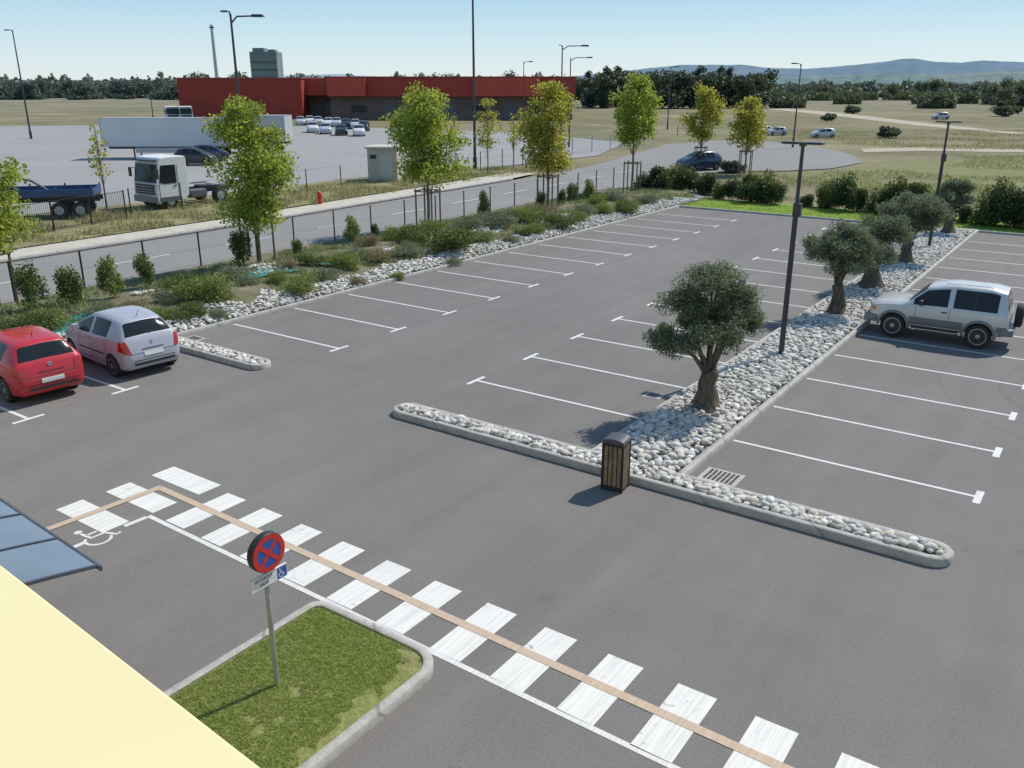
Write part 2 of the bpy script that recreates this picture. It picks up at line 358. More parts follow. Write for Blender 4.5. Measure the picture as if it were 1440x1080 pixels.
# ---------------------------------------------------------------- ground sheets
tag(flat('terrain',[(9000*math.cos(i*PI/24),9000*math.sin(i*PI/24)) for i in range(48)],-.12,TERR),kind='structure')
lotpoly=[(-24.7,-12),(32,-12),(32,50.3),(-22.6,50.3),(-22.6,14.0),(-24.7,14.0)]
lot=tag(flat('parking_lot',lotpoly,0,LOT),kind='structure')
P2=lambda *pp:[tuple(G(u,v)[:2]) for u,v in pp]
road=[(-38.6,-60),(-31.2,-60),(-31.2,56)]+P2((885,262),(930,250),(985,243),(1050,240),(1110,239),(1170,236),(1212,228),(1200,217),(1150,206),(1080,198),(1000,197),(940,202),(900,213),(850,228),(790,241))+[(-40.5,60),(-39.0,30)]
tag(flat('road',road,-.05,ROAD),kind='structure')
tag(flat('pavement',[(-38.85,-40),(-39.25,30),(-40.7,58),(-41.6,63),(-43.8,62),(-42.7,50),(-41.3,30),(-41.0,-40)],.05,PATH),kind='structure')
yard=P2((-500,186),(0,177),(250,174),(420,176),(600,182),(740,186),(880,200),(840,218),(740,229),(640,240),(560,250),(480,258),(300,292),(180,301),(0,318),(-400,360))
tag(flat('truck_yard',yard,-.07,YARD),kind='structure')
tag(flat('verge',[(-41.9,-40),(-42.2,30),(-43.6,48),(-45,64),(-52,66),(-52,40),(-56,-40)],-.06,VERGE),kind='structure')
tag(flat('lawn_strip',[(-24.5,50.45),(34,50.45),(34,54.6),(-27,55.5)],.03,LAWN),kind='structure')
tag(flat('meadow',P2((1080,244),(1215,236),(1240,226),(1440,220),(1900,220),(1900,300),(1440,290),(1300,280)),-.09,grassmat('meadow_green',(.15,.17,.07),(.19,.19,.09),(.25,.22,.13))),kind='structure')
DIRT=M('dirt_track_soil',(.36,.31,.23),.95,var=.15,scale=.4)
tag(flat('dirt_track',P2((1210,208),(1300,206),(1500,210),(1500,214),(1300,211),(1215,213)),-.085,DIRT),kind='structure')
tag(flat('dirt_track',P2((1080,150),(1180,158),(1300,172),(1440,186),(1440,189),(1290,176),(1170,162),(1080,153)),-.085,DIRT),kind='structure')
tag(kerb([(-22.75,14.1),(-22.6,14.1),(-22.6,50.3),(-22.75,50.3)],.07,.12)[0],kind='structure')
tag(kerb([(-24.85,-12),(-24.7,-12),(-24.7,14.0),(-24.85,14.0)],.07,.12)[0],kind='structure')
tag(kerb([(-22.75,50.3),(34,50.3),(34,50.45),(-22.75,50.45)],.07,.10)[0],kind='structure')
tag(kerb([(-38.9,-40),(-38.65,-40),(-39.05,30),(-40.5,58),(-40.75,58),(-39.3,30)],.1,.1,)[0],kind='structure')
# ---------------------------------------------------------------- painted markings
def mark(name,poly,mat=PAINT,z=.004): return flat(name,poly,z,mat,lot)
Y0=16.75; PT=2.52
for k in range(13):
    y=Y0+PT*k
    mark('bay_line',rect(-22.5,-17.85,y-.042,y+.042)); mark('bay_end_mark',rect(-17.85,-17.74,y-.36,y+.36))
    mark('bay_line',rect(-12.80,-8.1,y-.042,y+.042)); mark('bay_end_mark',rect(-12.91,-12.80,y-.36,y+.36))
    mark('bay_line',rect(-5.95,-1.30,y-.042,y+.042)); mark('bay_end_mark',rect(-1.30,-1.17,y-.30,y+.30))
for y in (11.15,8.75,6.35):
    mark('bay_line',rect(-24.3,-19.6,y-.045,y+.045)); mark('bay_end_mark',rect(-19.6,-19.49,y-.36,y+.36))
for k in range(3):
    y=8.82-.92*k; x=-13.83-.05*k
    mark('zebra_bar',rect(x-.74,x+.74,y-.25,y+.25),PAINTZ)
sl_=-.022
for k in range(13):
    x=-12.45+1.02*k; yc=8.27+sl_*(x+12.45)
    mark('zebra_bar',[(x-.26,yc-.66),(x+.26,yc-.66),(x+.26,yc+.66),(x-.26,yc+.66)],PAINTZ)
def gy(x): return 8.33+sl_*(x+13.86)
mark('guide_strip',[(-13.86,gy(-13.86)-.07),(1.5,gy(1.5)-.07),(1.5,gy(1.5)+.07),(-14.0,gy(-13.86)+.07)],BEIGE,.008)
mark('guide_strip',[(-14.02,8.40),(-13.86,8.26),(-14.08,5.0),(-14.22,5.0)],BEIGE,.012)
mark('edge_line',[(-13.1,7.50),(2.0,7.25),(2.0,7.33),(-13.1,7.59)],PAINT)
mark('edge_line',[(-13.14,7.5),(-13.04,7.5),(-13.06,7.08),(-13.16,7.08)],PAINT)
mark('edge_line',[(-13.18,6.38),(-13.08,6.38),(-13.1,5.2),(-13.2,5.2)],PAINT)
def ribbon(mb,pts,w,mp,mi=0):
    L=[];R=[]
    for i,p in enumerate(pts):
        a=Vector(pts[max(i-1,0)]);b=Vector(pts[min(i+1,len(pts)-1)]); d=(b-a).normalized(); n=Vector((-d.y,d.x))*w/2; L.append(Vector(p)+n);R.append(Vector(p)-n)
    for i in range(len(pts)-1): mb.add([mp(*L[i]),mp(*R[i]),mp(*R[i+1]),mp(*L[i+1])],[(0,1,2,3)],mi)
def wheelchair(mb,mp,mi=0,w=.085):
    c=[(0+.09*math.cos(a*PI/6),.92+.09*math.sin(a*PI/6)) for a in range(12)]; mb.add([mp(*p) for p in c],[tuple(range(12))],mi)
    ribbon(mb,[(0,.80),(.03,.44),(.34,.44),(.47,.14),(.58,.18)],w,mp,mi); ribbon(mb,[(.03,.64),(.28,.64)],w*.8,mp,mi)
    ribbon(mb,arc(.10,.28,.27,130,345,14),w*.8,mp,mi)
mb=MB(); wheelchair(mb,lambda a,b:(-12.85-b*.75,6.5+a*.75,.0045)); mb.build('wheelchair_symbol',PAINT,lot)
rd=bpy.data.objects['road']
for k in range(12):
    y=2+k*6.0; x=-34.9-(.045*max(0,y-30))
    flat('centre_dash',rect(x-.06,x+.06,y,y+3),-.045,PAINT,rd)
def grate(label,x,y,sx,sy):
    mb=MB(); mb.box((0,0,.006),(sx,sy,.012)); fr=mb.build('drain_grate',KERB); fr.location=(x,y,0); tag(fr,label,'drain grate')
    b=MB(); n=7
    for i in range(n):
        for j in range(2): b.box((-sx/2+.07+(sx-.14)*(i+.5)/n,(-.25+.5*j)*sy*.82,.016),((sx-.14)/n*.55,sy*.36,.006))
    b.build('slots',BLACK,fr)
grate('square drain grate beside the right end of the cobbled median',-5.45,14.85,.75,.62)
grate('small drain grate by the left kerb near the short cobbled island',-22.1,14.95,.6,.5)
grate('small dark drain grate in the bay left of the nearest olive tree',-8.6,18.3,.45,.4)
# ---------------------------------------------------------------- cobbled islands
isl=arc(-12.7,13.95,.35,90,270,8)+arc(-1.55,13.95,.35,-90,90,8)+[(-5.98,14.3)]+[(-5.98,50.28),(-8.05,50.28),(-8.05,14.3)]
k1,in1=kerb(isl,.14,.15); tag(k1,kind='structure')
isl2=arc(-18.35,14.3,.33,-90,90,8)+[(-22.55,14.63),(-22.55,13.97)]
k2,in2=kerb(isl2,.12,.15); tag(k2,kind='structure')
for p in (in1,in2): tag(flat('gravel_base',p,.085,GRAVBED),kind='structure')
bmi=bmesh.new(); bmesh.ops.create_icosphere(bmi,subdivisions=2,radius=1); IV2=np.array([v.co[:] for v in bmi.verts]); IF2=np.array([[v.index for v in f.verts] for f in bmi.faces]); bmi.free()
bmi=bmesh.new(); bmesh.ops.create_icosphere(bmi,subdivisions=1,radius=1); IV1=np.array([v.co[:] for v in bmi.verts]); IF1=np.array([[v.index for v in f.verts] for f in bmi.faces]); bmi.free()
def stones(label,P,rad,name='cobbles'):
    for (IV,IF,sel) in ((IV2,IF2,P[:,1]<30),(IV1,IF1,P[:,1]>=30)):
        Q=P[sel]; n=len(Q)
        if n==0: continue
        r=rad*nrg.uniform(.5,1.3,(n,1,1)); sc=np.stack([nrg.uniform(.8,1.35,n),nrg.uniform(.65,1.0,n),nrg.uniform(.45,.75,n)],1)[:,None,:]
        V=IV[None,:,:]*sc*r*(1+nrg.normal(size=(n,len(IV),1))*.06)
        tx=nrg.normal(size=n)*.3; c,s=np.cos(tx),np.sin(tx); y=V[:,:,1]*c[:,None]-V[:,:,2]*s[:,None]; z=V[:,:,1]*s[:,None]+V[:,:,2]*c[:,None]
        an=nrg.uniform(0,2*PI,n); c,s=np.cos(an),np.sin(an); x=V[:,:,0]; X=x*c[:,None]-y*s[:,None]; Yv=x*s[:,None]+y*c[:,None]
        V=np.stack([X,Yv,z],2)+Q[:,None,:]
        Fc=IF[None,:,:]+(np.arange(n)*len(IV))[:,None,None]
        o=npmesh(name,V.reshape(-1,3),Fc.reshape(-1,3),[STONE],None,True); tag(o,label if sel[0] else label+', further off','cobbles',None,'stuff')
def jgrid(x0,x1,y0,y1,s,j=.45):
    xs=np.arange(x0,x1,s); ys=np.arange(y0,y1,s); g=np.array([(x,y) for x in xs for y in ys]); return g+nrg.uniform(-j*s,j*s,g.shape)
def clip(g,poly): return np.array([p for p in g if inside(poly,p[0],p[1])])
c1=offset(in1,.03); c2=offset(in2,.03)
A=clip(jgrid(-7.95,-6.05,14.2,50.1,.125),c1); B=clip(jgrid(-13,-1.2,13.65,14.3,.105),c1); A2=clip(jgrid(-7.8,-6.2,14.5,34,.17),c1); B2=clip(jgrid(-12.8,-1.4,13.76,14.2,.15),c1)
def h3(g,z): return np.concatenate([g,np.full((len(g),1),z)+nrg.uniform(0,.03,(len(g),1))],1)
stones('pale river cobbles filling the long median and front island',np.concatenate([h3(A,.12),h3(B,.11),h3(A2,.165),h3(B2,.14)]),.082)
stones('pale river cobbles in the short island beside the silver hatchback',h3(clip(jgrid(-22.5,-18,13.95,14.7,.10),c2),.12),.075)
# ---------------------------------------------------------------- left planting strip
def edge_x(y): return -24.85 if y<14 else -22.75
def hb(x,y):
    e=edge_x(y); s=max(0,min(1,(e-x)/(30.9+e))); return .06+.38*math.sin(PI*min(1,s*1.15)*.95 if s<.9 else PI*.98)*(.8+.4*mnoise.noise(Vector((x*.3,y*.3,0))))
def grid_patch(name,xs,ys,mat):
    V=[];
    for y in ys:
        for x in xs:
            e=edge_x(y); xx=e+(x)*( -31.0-e) ; V.append((xx,y,hb(xx,y)))
    nx=len(xs); Fc=[(j*nx+i+1,j*nx+i,(j+1)*nx+i,(j+1)*nx+i+1) for j in range(len(ys)-1) for i in range(nx-1)]
    o=npmesh(name,V,Fc,[mat],None,True); return tag(o,kind='structure')
ys=list(np.arange(-8,13.99,.5))+[13.99,14.01]+list(np.arange(14.5,57,.5))
grid_patch('planting_bed',[i/16 for i in range(17)],ys,SOIL)
def stonezone(p):
    x,y=p; e=edge_x(y); wdt=1.25+.9*mnoise.noise(Vector((0,y*.25,3)))+.6*mnoise.noise(Vector((0,y*.9,7)))
    if y<14: wdt=.5
    d=e-x
    return (d<wdt) or (mnoise.noise(Vector((x*.45,y*.3,9)))>.30 and d<5.2 and mnoise.noise(Vector((x*2,y*2,3)))>-.15)
g=jgrid(-28.8,-22.85,2,55,.135); g=np.array([p for p in g if p[0]<edge_x(p[1])-.08 and stonezone(p)])
stones('white cobbles scattered along the planting bed beside the left bays',np.array([(p[0],p[1],hb(p[0],p[1])+.02+rnd.uniform(0,.04)) for p in g]),.08)
TEAL=M('teal_weed_fabric',(.03,.20,.17),.6,var=.3,scale=3)
for lab,u,v,sx_,sy_ in (('teal weed fabric showing below the first staked plane tree',372,392,1.0,2.6),('teal weed fabric behind the parked red hatchback',95,458,1.2,1.8),('narrow teal weed fabric right of the tall clump',470,372,.7,1.4)):
    c=G(u,v,.25); n=8; V=[];
    for j in range(n+1):
        for i in range(n+1):
            x=c.x+(i/n-.5)*sx_+.15*mnoise.noise(Vector((j*.7,i*.2,u))); y=c.y+(j/n-.5)*sy_+.2*mnoise.noise(Vector((i*.7,3,u))); V.append((x,y,hb(x,y)+.06+.03*mnoise.noise(Vector((x*3,y*3,0)))))
    o=npmesh('weed_fabric',V,[(j*(n+1)+i,j*(n+1)+i+1,(j+1)*(n+1)+i+1,(j+1)*(n+1)+i) for j in range(n) for i in range(n)],[TEAL],None,True); tag(o,lab,'fabric sheet')
protos={}
def proto(key,*a,**k):
    o=shrubmesh(*a,**k); protos[key]=o.data; bpy.data.objects.remove(o)
proto('cone0',.42,1.15,2200,.085,.5,LSH,1,12); proto('cone1',.45,1.05,2200,.085,.5,LSH,2,12); proto('cone2',.42,1.15,2200,.085,.5,LSL,3,12)
proto('low0',.8,.65,4200,.075,.35,LSL,4,18,up=.6); proto('low1',.8,.6,4200,.075,.3,LGR,5,18,up=.6); proto('low2',.8,.6,2800,.1,.2,LBR,6,14,up=1.2); proto('low3',.8,.65,4200,.075,.4,LSH,7,18)
proto('hedge0',.85,1.5,4200,.12,.5,LSD,8,16); proto('hedge1',.85,1.3,4200,.12,.5,LSD,9,16); proto('hedge2',.8,1.4,3600,.12,.5,LSH,10,16)
proto('fieldbush',1.2,1.3,1500,.3,.7,LFR,12,14)
def shrub(key,loc,sc,label,group=None,cat='shrub',name='shrub'):
    o=link(name,protos[key]); o.location=loc; o.scale=sc if hasattr(sc,'__len__') else (sc,)*3; o.rotation_euler=(0,0,rnd.uniform(0,6.28)); tag(o,label,cat,group); return o
cones=[(50,440,1.25),(100,432,1.15),(158,418,1.1),(208,402,1.05),(340,372,1.25),(495,342,1.0),(528,332,.6),(418,356,.6),(680,306,1.1),(760,295,.9),(805,283,1.0),(827,281,1.0),(790,290,.8)]
for i,(u,v,s) in enumerate(cones):
    c=G(u,v,.25); c.x=max(c.x,-30.6)
    shrub('cone%d'%(i%3),(c.x,c.y,hb(c.x,c.y)-.03),(s,s,s*1.1),'small upright green shrub along the inner fence, %s from the left'%ordn(sorted(range(len(cones)),key=lambda q:cones[q][0]).index(i)),'upright shrubs in the planting bed')
lows=[(425,408,1.15,'low0','yellow-green domed shrub'),(295,425,1.45,'low0','wide light green shrub'),(270,445,.9,'low3','dark green low shrub'),(625,352,1.9,'low3','largest dark green spreading shrub'),(590,345,1.4,'low3','dark green mound'),
 (535,368,1.0,'low2','dry brown feathery shrub'),(520,350,.9,'low2','dry brown twiggy shrub'),(570,360,1.2,'low1','grey green mound'),(485,378,1.2,'low0','light green sprawling shrub'),(460,392,.9,'low1','small grey green clump'),
 (700,322,1.5,'low1','grey green spreading mound'),(740,315,1.3,'low0','light green mound'),(790,318,1.4,'low3','dark green mound'),(825,302,1.2,'low1','grey mound'),(885,298,1.3,'low3','rounded dark green shrub'),(850,300,1.0,'low0','light green shrub'),
 (910,285,1.0,'low1','grey green shrub'),(765,305,1.1,'low2','brown dry clump'),(720,338,.7,'low1','small grey clump'),(660,325,1.1,'low1','grey green mound'),(30,470,1.2,'low3','dark green ground shrub'),(190,440,.7,'low2','small dry clump'),
 (350,405,.7,'low1','small grey clump'),(405,385,.7,'low2','small brown clump'),(140,445,.8,'low1','small grey green clump'),(240,430,.8,'low1','low grey clump'),(640,365,.6,'low1','little grey clump'),(560,385,.45,'low0','little green tuft'),
 (310,440,.6,'low1','tiny grey tuft'),(500,395,.6,'low2','tiny brown tuft'),(680,340,.9,'low0','light green clump'),(735,330,.8,'low3','small dark clump'),(605,330,1.1,'low0','light green mound'),(555,340,1.0,'low0','yellow-green mound'),(770,322,.8,'low1','small grey clump'),(840,290,1.1,'low0','light mound'),(865,285,1.1,'low1','grey mound'),(70,460,1.0,'low0','bright green clump'),(175,455,.8,'low0','light green clump'),(225,448,.7,'low0','bright green tuft'),
 (255,415,1.0,'low3','green mound'),(330,398,1.0,'low1','grey green mound'),(440,375,.9,'low3','dark mound'),(390,400,.7,'low0','light tuft'),(505,365,.9,'low1','grey mound'),(650,338,1.0,'low3','dark round mound'),(752,326,.8,'low0','green tuft'),(812,310,.9,'low0','pale green clump')]
used_l={}
for i,(u,v,s,k,l) in enumerate(lows):
    c=G(u,v,.25)
    near=('behind the red hatchback' if u<80 else 'behind the silver hatchback' if u<260 else 'near the first staked plane tree' if u<450 else 'left of the second staked plane tree' if u<600 else 'right of the second staked plane tree' if u<690 else 'below the third staked plane tree' if u<800 else 'at the far end of the left bays')
    lb=l+' in the planting bed '+near; used_l[lb]=used_l.get(lb,0)+1
    if used_l[lb]>1: lb='another '+lb
    shrub(k,(c.x,c.y,hb(c.x,c.y)-.03),(s,s,s*.95),lb,None)
g=np.stack([nrg.uniform(-30.6,-23.3,11000),nrg.uniform(0,56,11000)],1); g=np.array([p for p in g if p[0]<edge_x(p[1])-.7 and not stonezone(p) and mnoise.noise(Vector((p[0]*.5,p[1]*.4,1)))>-.12])
P=np.array([(p[0],p[1],hb(p[0],p[1])) for p in g]); P=np.repeat(P,4,axis=0); P[:,:2]+=nrg.normal(size=(len(P),2))*.08
V,Fc=blades(P[::2],.18,.045,nrg,.6); tag(npmesh('ground_cover',V,Fc,[LGR]),'straggly grey green ground cover over the planting bed','ground cover',None,'stuff')
V,Fc=blades(P[1::2],.15,.045,nrg,.6); tag(npmesh('ground_cover',V,Fc,[LSL]),'bright green low weeds over the planting bed','ground cover',None,'stuff')
hd=[(905,272,.9),(925,272,1.2),(948,268,1.25),(965,272,1.2),(993,276,1.0),(1010,280,.7),(1030,281,.85),(1052,284,1.3),(1075,285,1.2),(1092,288,.8),(1135,292,.6),(1160,293,1.0),(1182,296,1.25),(1205,298,.9),(1230,300,1.0),(1258,303,1.15),(1280,305,1.2),(1300,307,1.0),(1330,309,1.2),(1357,314,.7),(1385,317,1.3),(1408,319,1.35),(1432,321,1.3),(1460,324,1.2),(1490,327,1.2)]
for i,(u,v,s) in enumerate(hd):
    c=G(u,v); s*=1.12; shrub('hedge%d'%(i%3),(c.x,c.y,-.05),(s,s,s*(.9+.2*rnd.random())),'rounded dark green bush in the hedge beyond the lot, %s from the left'%ordn(i),'hedge bushes beyond the lawn strip')
# ---------------------------------------------------------------- plane trees with stakes
def plane_blobs(H,W,z0):
    return [(0,0,z0+(H-z0)*.18,W*.32,(H-z0)*.12,W*.17,13),(0,0,z0+(H-z0)*.40,W*.37,(H-z0)*.16,W*.17,18),(0,0,z0+(H-z0)*.63,W*.32,(H-z0)*.16,W*.16,15),(0,0,z0+(H-z0)*.83,W*.18,(H-z0)*.11,W*.13,9)]
def stakes(label,loc,h=2.0,s=.45):
    r=empty('tree_stakes',loc,.2,label,'tree stakes')
    for a,b in ((-1,-1),(1,-1),(1,1),(-1,1)): MB().tube([(a*s,b*s,-.1),(a*s,b*s,h)],.045,7).build('stake',STAKE,r,smooth=50)
    m=MB()
    for a,b,c,d_ in ((-1,-1,1,-1),(1,-1,1,1),(1,1,-1,1),(-1,1,-1,-1)): m.tube([(a*s*1.1,b*s*1.1,h-.12),(c*s*1.1,d_*s*1.1,h-.12)],.035,6)
    m.build('cross_rail',STAKE,r,smooth=50)
pl=[('young plane tree at the left edge above the red hatchback',-4,436,5.6,3.8,1.9,LPL,7500,.135),
 ('tall yellow green plane tree in front of the white trailer',365,370,6.9,4.3,1.3,LPL,12500,.135),
 ('yellow green plane tree in front of the concrete shed and road',603,320,7.0,5.0,2.2,LPL,12000,.15),
 ('plane tree turning yellow and orange in front of the red building',770,296,7.4,4.6,2.1,LPO,11000,.15),
 ('yellow plane tree left of the parked blue car',888,270,7.8,4.4,3.0,LPL,8000,.17),
 ('slender plane tree behind the parked blue car',984,236,7.6,4.6,2.2,LPO,4600,.21),
 ('slender pale plane tree right of the parked blue car',1047,243,6.6,4.4,2.0,LPO,3800,.21)]
whr=['at the left edge','in front of the white trailer','in front of the concrete shed','below the orange-tinted tree','left of the blue car','behind the blue car','right of the blue car']
for i,(l,u,v,H,W,z0,lm,nl,ls) in enumerate(pl):
    c=G(u,v,.2 if i<5 else 0); zz=hb(c.x,c.y)-.02 if (i<5 and c.x>-31 and c.y<56) else -.1
    tree('plane_tree',l,'tree',(c.x,c.y,zz),plane_blobs(H,W,z0),nl,ls,.75,lm,BARKP,.085,z0,220+i,'young plane trees along the road')
    stakes('wooden tree stakes around the plane tree '+whr[i],(c.x,c.y,zz))
for i,(l,u,v,H,W) in enumerate((('thin sparse sapling between the concrete shed and red building',686,244,6.6,3.0),('thin sparse sapling left of the white truck cab',150,292,5.4,1.8),('thin sapling beside the yard fence under the tall mast',640,232,5.0,2.0),('bare thin sapling left of the orange-tinted tree',722,236,5.0,2.0))):
    c=G(u,v); tree('sapling',l,'tree',(c.x,c.y,-.1),plane_blobs(H,W,1.8),1000 if i==0 else 260,.2,.7,LPO,BARKP,.06,1.8,40+i)
# ---------------------------------------------------------------- olives
def olive(label,x,y,blobs,nl,seed,tr=.23,tz=.95,size=.10):
    return tree('olive_tree',label,'tree',(x,y,.1),blobs,nl,size,.30,LOL,BARKO,tr,tz,seed,'olive trees on the cobbled median',gnarl=True,rz=YAW)
olive('nearest gnarled olive tree with thick flared trunk behind the litter bin',-7.1,17.95,[(-.08,0,2.9,.60,.40,.30,16),(-.72,.1,2.4,.50,.38,.30,14),(-1.12,0,1.75,.36,.32,.28,11),(.55,0,2.6,.50,.38,.30,13),(.0,-.3,2.05,.70,.42,.34,16),(-.55,-.25,1.75,.50,.30,.30,11),(.88,.1,2.2,.32,.32,.26,9),(-.1,.5,2.25,.65,.45,.32,11),(.05,-.1,3.2,.34,.14,.22,6),(.35,.1,1.75,.35,.22,.24,6)],32000,61,tr=.21,size=.092)
olive('olive tree with leaning bare trunk left of the white off-roader',-7.1,28.5,[(.0,0,2.4,.82,.45,.34,18),(.6,0,2.1,.52,.42,.32,12),(-.6,.1,2.15,.50,.42,.32,12),(.05,-.3,1.75,.65,.30,.30,10),(.1,.1,2.75,.5,.15,.25,6),(.1,.5,2.1,.6,.4,.3,8)],19000,62,.19,1.0,.105)
olive('low bushy olive tree directly behind the olive with the bare trunk',-7.15,33.2,[(0,0,1.75,1.0,.72,.38,22),(.25,0,2.35,.75,.35,.34,12),(-.45,0,1.4,.6,.4,.32,9)],16000,63,.28,.6,.12)
olive('tall olive tree before the far lot lamp',-7.2,39.1,[(0,0,2.2,1.05,.55,.40,20),(.9,0,2.0,.65,.5,.36,12),(-.8,0,2.2,.6,.42,.34,11),(.1,0,1.5,.8,.3,.32,9),(.2,0,2.65,.55,.15,.28,5)],15000,64,.21,.9,.13)
olive('farthest olive tree at the end of the median',-7.1,48.3,[(0,0,1.75,.8,.6,.36,16),(.1,0,2.3,.55,.3,.32,8)],8500,65,.21,.8,.15)
# ---------------------------------------------------------------- lot lamps
def lotlamp(label,x,y,H):
    r=empty('lot_lamp',(x,y,.1),0,label,'lamp post','flat-headed lamps on the median')
    MB().tube([(0,0,0),(0,0,.02),(0,0,3.95)],[.075,.075,.068],12).tube([(0,0,3.95),(0,0,H)],[.05,.045],12).build('pole',POLE,r,smooth=40)
    MB().box((0,0,.02),(.34,.34,.03)).build('base_plate',POLE,r,bevel=.004)
    MB().box((.03,0,4.0),(.20,.16,.34)).build('control_box',POLE,r,bevel=.01)
    MB().box((0,0,H+.0),(.16,.14,.10)).build('head_bracket',POLE,r,bevel=.01)
    for s in(-1,1):
        h=MB().box((s*.31,0,H+.03),(.44,.30,.055),top=(.92,.85)).build('lamp_head',POLE,r,bevel=.01)
        MB().box((s*.31,0,H-.005),(.34,.22,.01)).build('diffuser',CLRL,h)
lotlamp('near dark flat-headed lamp post between the nearest two olive trees',-7.05,23.0,5.65)
lotlamp('far dark flat-headed lamp post on the median behind the fourth olive tree',-7.1,43.6,5.5)
def street(label,base,H,arms,r=.09,name='street_lamp',cat='street lamp'):
    e=empty(name,base,YAW,label,cat)
    MB().tube([(0,0,0),(0,0,1.0),(0,0,1.02),(0,0,H)],[r*1.4,r*1.4,r,r*.55],10).build('pole',POLE,e,smooth=40)
    for (dx,dz,s) in arms:
        a=MB().tube([(0,0,H+dz-.35),(dx*.3,0,H+dz-.02),(dx,0,H+dz)],[.05,.045,.04],7).build('arm',POLE,e,smooth=50)
        sg=1 if dx>0 else -1
        m=MB(); m.box((dx+sg*.32*s,0,H+dz+.02),(.75*s,.30*s,.13*s),top=(.75,.7)); h=m.build('lamp_head',POLE,a,bevel=.02)
        MB().box((dx+sg*.34*s,0,H+dz-.05*s),(.5*s,.2*s,.02)).build('diffuser',CLRL,h)
    return e
street('tall double street lamp rising in front of the white trailer',G(352,306),10.7,[(1.1,-.1,1.0),(-.12,.12,.6)],.10)
street('tall thin lamp mast at the far left of the truck yard',AT(44,125,0,195),14.0,[(-.4,0,1.0)],.13)
street('very tall dark mast before the red building, cut by the top of the photo',AT(668,80,0,235),17.0,[(.8,0,1.0)],.13)
street('double-armed street lamp above the orange-tinted plane tree, nearer one',AT(788,88,0,225),10.6,[(1.8,0,1.1),(-.1,.05,.4)],.10)
street('street lamp with one arm above the orange-tinted plane tree, farther one',AT(800,108,0,205),10.1,[(1.9,0,1.0)],.10)
street('small distant street lamp behind the red building roof',AT(736,150,0,190),10.6,[(.8,0,1.1)],.10)
street('street lamp standing in the field right of the pale plane tree',AT(1115,108,0,205),9.4,[(-.5,.05,1.0)],.10)
street('distant street lamp before the dark conifer clump',AT(938,150,0,190),9.8,[(.6,0,1.1)],.10)
street('distant lamp mast at the left end of the red building',AT(216,190,0,170),7.5,[(.6,0,1.0)],.10)
# ---------------------------------------------------------------- fences
def fence(name,label,p0,p1,h,step,mat,wires,rpost=.03,bars=None,cat='fence'):
    p0=Vector(p0);p1=Vector(p1); d=(p1-p0); L=d.length; d.normalize(); n=max(1,int(L/step)); ang=math.atan2(d.y,d.x)
    e=empty(name,p0,ang,label,cat)
    for i in range(n+1): MB().tube([(L*i/n,0,-.1),(L*i/n,0,h+.04)],rpost,6).build('post',mat,e,smooth=50)
    m=MB()
    for k in range(wires): z=.08+(h-.1)*k/max(1,wires-1); m.tube([(0,0,z),(L,0,z)],.004 if not bars else .02,4)
    if bars:
        x=bars
        while x<L: m.tube([(x,0,.08),(x,0,h-.02)],.010,4); x+=bars
    m.build('mesh_panel' if bars else 'wires',mat,e)
    return e
fence('wire_fence','dark wire fence with thin posts between planting bed and road',(-30.9,-6,.1),(-30.9,57,.1),1.35,2.5,DARKM,3,.036)
a=G(18,334);b=G(178,306); fence('yard_railing','black metal railing in front of the blue flatbed truck',a,b,1.5,2.4,DARKM,2,.045,bars=.12,cat='railing')
a=G(185,303);b=G(480,262); fence('yard_fence','wire fence of the truck yard before the white truck cab',a,b,1.5,3.0,DARKM,4,.04)
a=G(570,254);b=G(735,232); fence('yard_fence','wire fence of the truck yard right of the concrete shed',a,b,1.6,3.0,DARKM,4,.04)
a=G(745,222);b=G(905,205); fence('yard_fence','grey railing fence behind the orange-tinted plane tree',a,b,1.6,3.5,GALV,2,.05,bars=.35)
a=G(905,190);b=G(1100,192); fence('yard_fence','far wire fence behind the turning circle',a,b,1.5,4,DARKM,4,.05)
# ---------------------------------------------------------------- litter bin
r=empty('litter_bin',(-6.92,13.27,0),.12,'dark framed wooden slat litter bin in front of the cobbled island','litter bin')
mb=MB()
mb.box((0,0,.06),(.42,.38,.05)); mb.box((0,0,.93),(.42,.38,.04))
for a in(-1,1):
    for b in(-1,1): mb.box((a*.195,b*.175,.48),(.04,.04,.96))
mb.build('frame',DARKM,r,bevel=.005)
MB().box((0,0,.49),(.35,.31,.82)).build('liner',DARKM,r)
for side in range(4):
    m=MB()
    for k in range(4):
        o=-.115+.0766*k
        if side<2: m.box((o*1.15,(-1 if side==0 else 1)*.172,.495),(.068,.022,.80))
        else: m.box(((-1 if side==2 else 1)*.192,o,.495),(.022,.060,.80))
    m.build('slat_panel',WOOD,r,bevel=.004)
m=MB(); n=10; vs=[]
for i in range(n+1):
    a=PI*i/n; vs.append((-.21*math.cos(a),.99+.06*math.sin(a)))
m.extr(vs,-.19,.19); m.box((0,0,.975),(.44,.40,.03)); m.build('lid',M('lid_dark_grey',(.10,.105,.115),.4,.5,var=.1),r,smooth=40,fix=True)
MB().box((0,0,.02),(.26,.26,.04)).build('foot',DARKM,r)
